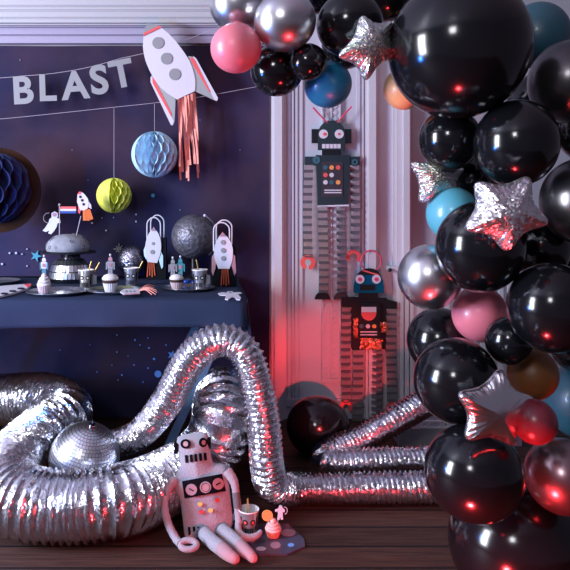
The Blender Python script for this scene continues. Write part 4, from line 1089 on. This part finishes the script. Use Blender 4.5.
# ------------------------------------------------------------------ rocket gift bags
def gift_bag(px0, px1, pyt, pyb, hx0, hx1, hyt, body, tip, fins, flames, ports, label, fin_m):
    base = foot_at((px0 + px1) / 2, pyb, T0); Y = base.y
    o = thing('gift_bag', base, label, 'gift bag', 'black rocket gift bags')
    x0, x1, z1 = X(px0, Y), X(px1, Y), Z(pyt, Y)
    b = MB().box(x0, x1, Y, Y + 0.055, T0, z1); b.build('bag', M['bag'], o, smooth=False)
    for dy, s in ((-0.002, 0), (0.05, 2.5)):
        a = hx0 + s; c = hx1 + s; pts = [(a, pyt + 6), (a, hyt + 7), (a + (c - a) * .12, hyt + 3), (a + (c - a) * .3, hyt + .6), ((a + c) / 2, hyt), (a + (c - a) * .7, hyt + .6), (a + (c - a) * .88, hyt + 3), (c, hyt + 7), (c, pyt + 6)]
        P = [at(x, y - s * 0.9, Y) + vv(0, dy, 0) for x, y in pts]
        MB().tube(spline(P, 30)[0], 0.0032, 8).build('handle', M['cord_white'], o)
    for f in fins: pc(o, 'fin', f, Y - 0.006, fin_m, 0.003)
    bb = pc(o, 'rocket_body', body, Y - 0.009, 'white_card', 0.003)
    pc(o, 'nose_tip', tip, Y - 0.0115, 'planet_a', 0.003)
    for x, y, r in ports: MB().disc(at(x, y, Y - 0.012), r * Y / F, 0.003, 16).build('porthole', M['grey_card'], o)
    x0, x1, y0, y1 = flames
    for k in range(4):
        a = x0 + (x1 - x0) * k / 4; pc(o, 'flame', [(a + 0.4, y0), (a + 1.3, y0), (a + 1.4 + (k - 1.5) * 0.8, y1 - (k % 2) * 1.5), (a + 0.2 + (k - 1.5) * 0.8, y1 - (k % 2) * 1.5)], Y - 0.003 - 0.001 * k, 'rust_paper', 0.001)
gift_bag(147, 166, 238, 279.5, 147.2, 160.5, 217.5, smooth_poly([(153.5, 227.5), (148.5, 234), (145.6, 243), (145.3, 252), (147.5, 262)], 14) + smooth_poly([(157, 263), (160.5, 253), (161, 243), (158.5, 234), (153.8, 227.2)], 14),
         [(151.3, 231), (153.6, 226.6), (156, 231)], [[(160.4, 250), (163, 256), (163, 267), (161.5, 269), (158.5, 259)], [(145.3, 246), (143.6, 250), (144.2, 256), (146.6, 260)]], (147.5, 154.5, 262, 277),
         [(153, 243.5, 1.5), (152.3, 252, 2.2)], 'black rocket gift bag with a white rocket, behind the middle cup', 'comb_blue')
gift_bag(211.5, 236.5, 245, 286.8, 213.8, 229.5, 222.5, smooth_poly([(222.3, 232.5), (217.5, 239), (214.3, 248), (214.8, 259), (218.5, 268.8)], 14) + smooth_poly([(229.5, 268.8), (232.4, 259), (232.6, 248), (229, 239), (222.6, 232.2)], 14),
         [(219.5, 236.5), (222.4, 231.8), (226, 236.5)], [[(214, 253), (211.8, 257), (211.6, 272), (213, 276), (215.5, 268), (216, 261)], [(232.4, 253), (235.0, 256), (236.2, 272), (234.5, 276), (231.3, 265)]], (221.5, 228.5, 268.5, 286),
         [(223, 242.3, 2.4), (223.2, 250.4, 2.5), (223.3, 258.4, 2.4)], 'black rocket gift bag at the table end beside the moon globe', 'planet_a')

# ================================================================== PLUSH ROBOT
def bY(x, y): return 2.155 + (537 - y) * 0.0011
pr = thing('plush_robot', at(208, 537, 2.155), 'knitted pale plush robot sitting on the floor against the foil ducts', 'soft toy')
poly = [(176, 438), (184, 435), (200, 432), (207, 432), (209, 440), (211.5, 460), (214, 464), (222, 464), (228, 467), (229.5, 485), (232, 510), (233.5, 527), (222, 532), (205, 535), (188, 539), (184.5, 536), (183, 520), (180, 497), (174, 487), (171.5, 479), (176, 473), (181, 468), (180, 458)]
TH = 0.042
hf = lambda d: 0.004 + TH * min(1, d / 17) ** 0.5
inflate(poly, hf, bY, 130, 12, (203, 486), 0, 1).build('body', M['knit'], pr, ang=70)
polyd = poly
def dist_in(x, y): return min(seg_dist((x, y), polyd[m], polyd[(m + 1) % len(polyd)]) for m in range(len(polyd)))
def skin(x, y, lift=0.002):
    Y = bY(x, y); p = at(x, y, Y); h = hf(dist_in(x, y)) + lift; k = (Y - h) / Y
    return Vector((p.x * k, Y - h, CH + (p.z - CH) * k))
def patch(name, pts, m, lift=0.002, n=6, par=None):
    """felt applique that follows the body surface: quad with four corners"""
    (a, b_, c, d) = pts; b = MB(); vs = []; fs = []
    for i in range(n + 1):
        for j in range(n + 1):
            s, t = i / n, j / n; x = (a[0] * (1 - s) + b_[0] * s) * (1 - t) + (d[0] * (1 - s) + c[0] * s) * t; y = (a[1] * (1 - s) + b_[1] * s) * (1 - t) + (d[1] * (1 - s) + c[1] * s) * t
            vs.append(skin(x, y, lift))
    for i in range(n):
        for j in range(n): q = i * (n + 1) + j; fs.append((q, q + n + 1, q + n + 2, q + 1))
    k = len(vs); b.add(vs + [p + vv(0, 0.0025, 0) for p in vs], fs + [tuple(q + k for q in f[::-1]) for f in fs])
    return b.build(name, M[m], par or pr, smooth=True)
def spot(name, x, y, rx, ry, m, lift, par=None, rot=0.0):
    vs = [skin(x, y, lift)]; n = 18
    for r in (0.5, 1.0):
        for k in range(n):
            a = 2 * PI * k / n; dx, dy = r * rx * math.cos(a), r * ry * math.sin(a); vs.append(skin(x + dx * math.cos(rot) - dy * math.sin(rot), y + dx * math.sin(rot) + dy * math.cos(rot), lift))
    fs = [(0, 1 + k, 1 + (k + 1) % n) for k in range(n)] + [(1 + k, 1 + n + k, 1 + n + (k + 1) % n, 1 + (k + 1) % n) for k in range(n)]
    m_ = len(vs); return MB().add(vs + [p + vv(0, 0.0025, 0) for p in vs], fs + [tuple(q + m_ for q in f[::-1]) for f in fs]).build(name, M[m], par or pr)
for x, y, rx in [(185.6, 444, 5.3), (203.0, 442.6, 4.2)]:
    e = spot('eye', x, y, rx, 4.7, 'felt', 0.002); spot('iris', x + (0 if rx > 5 else 0.6), y, rx * 0.48, 2.5, 'felt_pink', 0.004, e)
for k in range(5):
    x = 186.2 + k * 4.7; patch('tooth', [(x - 1.5, 455.5 - k * 0.55), (x + 1.4, 455.2 - k * 0.55), (x + 2.0, 462.5 - k * 0.6), (x - 0.8, 463 - k * 0.6)], 'felt', 0.002, 3)
for x, y in [(176.3, 448), (209.2, 443)]:
    p = at(x, y, bY(x, y) - 0.005); MB().prism([p + vv(-0.008, -0.012, -0.016), p + vv(0.006, -0.012, -0.016), p + vv(0.006, -0.012, 0.017), p + vv(-0.008, -0.012, 0.017)], 0.024).build('ear', M['felt'], pr, smooth=False)
pan = patch('chest_panel', [(182, 481.5), (222, 474), (226, 491), (184.5, 498.5)], 'felt', 0.002, 10)
for x, y in [(191.3, 489.8), (205.5, 487.4), (218.3, 484)]:
    dl = spot('dial', x, y, 5.7, 5.7, 'felt_pink', 0.0045, pan)
for x, y, a in [(191.3, 489.8, 0.5), (218.3, 484, -0.5)]:
    dx, dy = 2.6 * math.cos(a), 2.6 * math.sin(a); nx_, ny_ = -0.6 * math.sin(a), 0.6 * math.cos(a)
    patch('pointer', [(x - dx - nx_, y - dy - ny_), (x + dx - nx_, y + dy - ny_), (x + dx + nx_, y + dy + ny_), (x - dx + nx_, y - dy + ny_)], 'felt', 0.0068, 2, pan)
MB().tube([skin(205.5 + 4.2 * math.cos(2 * PI * k / 20), 487.4 + 4.2 * math.sin(2 * PI * k / 20), 0.0055) for k in range(20)], 0.0008, 5, closed=True).build('dial_stitching', M['felt'], pan)
for x, y, m in [(200, 504.3, 'yellow_dot'), (210.5, 510.5, 'yellow_dot'), (217.3, 500.3, 'felt_red'), (201.2, 512, 'felt_red')]: spot('felt_dot', x, y, 2.5, 2.1, m, 0.002)
for k in range(4): x = 189 + k * 4.8; patch('hip_bar', [(x - 1.2, 527.5 - k * 0.4), (x + 1.1, 527.3 - k * 0.4), (x + 2.0, 535.6 - k * 0.9), (x - 0.3, 536.2 - k * 0.9)], 'felt', 0.002, 3)
sh = [at(174, 480, 2.20), at(167, 490, 2.17), at(164.5, 505, 2.135), at(168, 523, 2.10), at(175.5, 538, 2.065), at(180, 543.5, 2.045)]
MB().tube(spline(sh, 24)[0], [0.018 - 0.006 * min(1, k / 8) + 0.0012 * (k % 2) for k in range(24)], 12).build('arm', M['knit'], pr)
MB().tube([at(188.5 + 8.2 * math.cos(2 * PI * k / 24), 544.8 + 4.6 * math.sin(2 * PI * k / 24), 2.04 - 0.012 * math.sin(2 * PI * k / 24)) for k in range(24)], 0.0098, 10, closed=True).build('hand', M['knit'], pr)
sh = [at(227, 471, 2.21), at(234, 482, 2.19), at(236.5, 498, 2.175), at(238, 512, 2.165), at(239, 524, 2.145)]
MB().tube(spline(sh, 22)[0], [0.018 - 0.006 * min(1, k / 8) + 0.0012 * (k % 2) for k in range(22)], 12).build('arm', M['knit'], pr)
MB().tube(spline(sh, 22)[0][9:16], 0.0138, 12).build('arm_patch', M['knit_grey'], pr)
sh = [at(238.5, 523, 2.148), at(238.5, 531, 2.125), at(243, 536, 2.105), at(250, 537.5, 2.100), at(257, 535.5, 2.105), at(261, 531, 2.12)]
MB().tube(spline(sh, 18)[0], [0.0115] * 12 + [0.011, 0.0105, 0.010, 0.009, 0.008, 0.006], 12).build('hand', M['knit'], pr)
for pts, rr in [([(204, 533, .034), (213, 542, .032), (222, 549, .032), (229, 555, .030), (234.5, 558.5, .026)], [.022, .023, .0225, .0225, .017]), ([(222, 530, .034), (234, 540, .033), (243, 549, .031), (249, 554, .029), (252.5, 557.5, .024)], [.022, .023, .0225, .022, .016])]:
    P = [at(x, y, (CH - z) * F / (y - HY)) for x, y, z in pts]; S = spline(P, 20)[0]; R_ = []
    for k in range(20):
        t = k / 19 * (len(rr) - 1); i = min(int(t), len(rr) - 2); R_.append(rr[i] + (rr[i + 1] - rr[i]) * (t - i))
    lg = MB().tube(S[:13], R_[:13], 16)
    lg.build('leg', M['knit'], pr)
    ft = MB().tube(S[12:], R_[12:], 16, caps=False); e = S[-1]; d = (S[-1] - S[-2]).normalized()
    ft.tube([e, e + d * 0.008, e + d * 0.014, e + d * 0.017], [R_[-1], R_[-1] * 0.85, R_[-1] * 0.5, R_[-1] * 0.1], 16); ft.build('foot', M['felt_pink'], pr)  # foot's pink is the red lamp's light, put into its colour
b = MB(); p = at(231.5, 515, bY(231, 515)); b.prism([p, p + vv(0.008, 0, 0.004), p + vv(0.010, 0, -0.018), p + vv(0.002, 0, -0.02)], 0.002); b.build('care_label', M['white_card'], pr, smooth=False)

# ================================================================== FLOOR PLATE, CUP, CUPCAKE
pc_ = at(275, 538.5, on_floor(538.5)); 
fpl = thing('octagon_plate', pc_, 'octagonal dark space-print plate on the floor beside the plush robot', 'plate')
b = MB(); oc = [(259, 523.5), (288, 523.5), (304, 538.5), (305, 546), (287, 554), (259, 554), (245, 546), (244, 537)]
b.prism([flat(x, y, 0.006) for x, y in oc], 0.0058, (0, 0, -1)); b.build('dish', M['plate_space'], fpl, smooth=False)
for x, y, rx, ry, m in [(288, 532.5, 7.5, 3.6, 'planet_a'), (275.5, 545, 5.2, 3.2, 'planet_a'), (249.5, 539.5, 5.5, 2.4, 'planet_b'), (261, 548.5, 5, 1.9, 'planet_b'), (291, 544.7, 3.2, 1.7, 'dot_blue')]:
    pts = [flat(x + rx * math.cos(2 * PI * k / 24), y + ry * math.sin(2 * PI * k / 24), 0.0072) for k in range(24)]
    MB().prism(pts, 0.001, (0, 0, -1)).build('printed_planet', M[m], fpl, smooth=False)
_, k4 = cup(at(248.7, 533, on_floor(533, 0.007)), 'silver robot-face cup held by the plush robot on the floor', 0.93, False)
straw(k4 + vv(-0.004, 0, 0.009), k4 + vv(-0.003, 0.0, 0.117), 'gold straw in the cup held by the plush robot')
c4, t4 = cupcake(at(273.2, 536.2, on_floor(536.2, 0.007)), 'pink-iced cupcake on the octagonal floor plate', 'coral_wrapper', 'pink_icing', s=0.66, wide=1.35)
pt = thing('planet_topper', t4 + vv(-0.018, 0, -0.02), 'round orange planet topper in the floor cupcake', 'cake topper')
q0 = at(267.3, 515.5, t4.y); MB().tube([t4 + vv(-0.012, 0, -0.03), q0], 0.0013, 6).build('pick', M['thread'], pt); MB().disc(q0 + vv(0, -0.002, 0), 0.0185, 0.004, 24).build('planet', M['orange_dot'], pt)
at_ = thing('astronaut_topper', t4 + vv(0.014, 0, -0.02), 'little white astronaut topper in the floor cupcake', 'cake topper')
MB().tube([t4 + vv(0.010, 0, -0.03), at(279, 516, t4.y)], 0.0013, 6).build('pick', M['thread'], at_)
A = pc(at_, 'astronaut', [(279, 506.5), (280.5, 505.2), (282.2, 506), (282.5, 508), (285, 510), (284.5, 512.5), (282.6, 512), (282.8, 516), (283.2, 519.5), (280.8, 519.8), (280.2, 516.5), (279.4, 520), (277.2, 519.6), (278, 514.5), (277.6, 511.5), (275.2, 512), (275, 510), (278.6, 508.6)], t4.y - 0.004, 'white_card', 0.003)
MB().tube([at(284.5 + 2.8 * math.cos(a), 510.5 + 3.6 * math.sin(a), t4.y) for a in [-PI * 0.6 + PI * 1.1 * k / 10 for k in range(11)]], 0.0012, 6).build('hose', M['white_card'], at_)
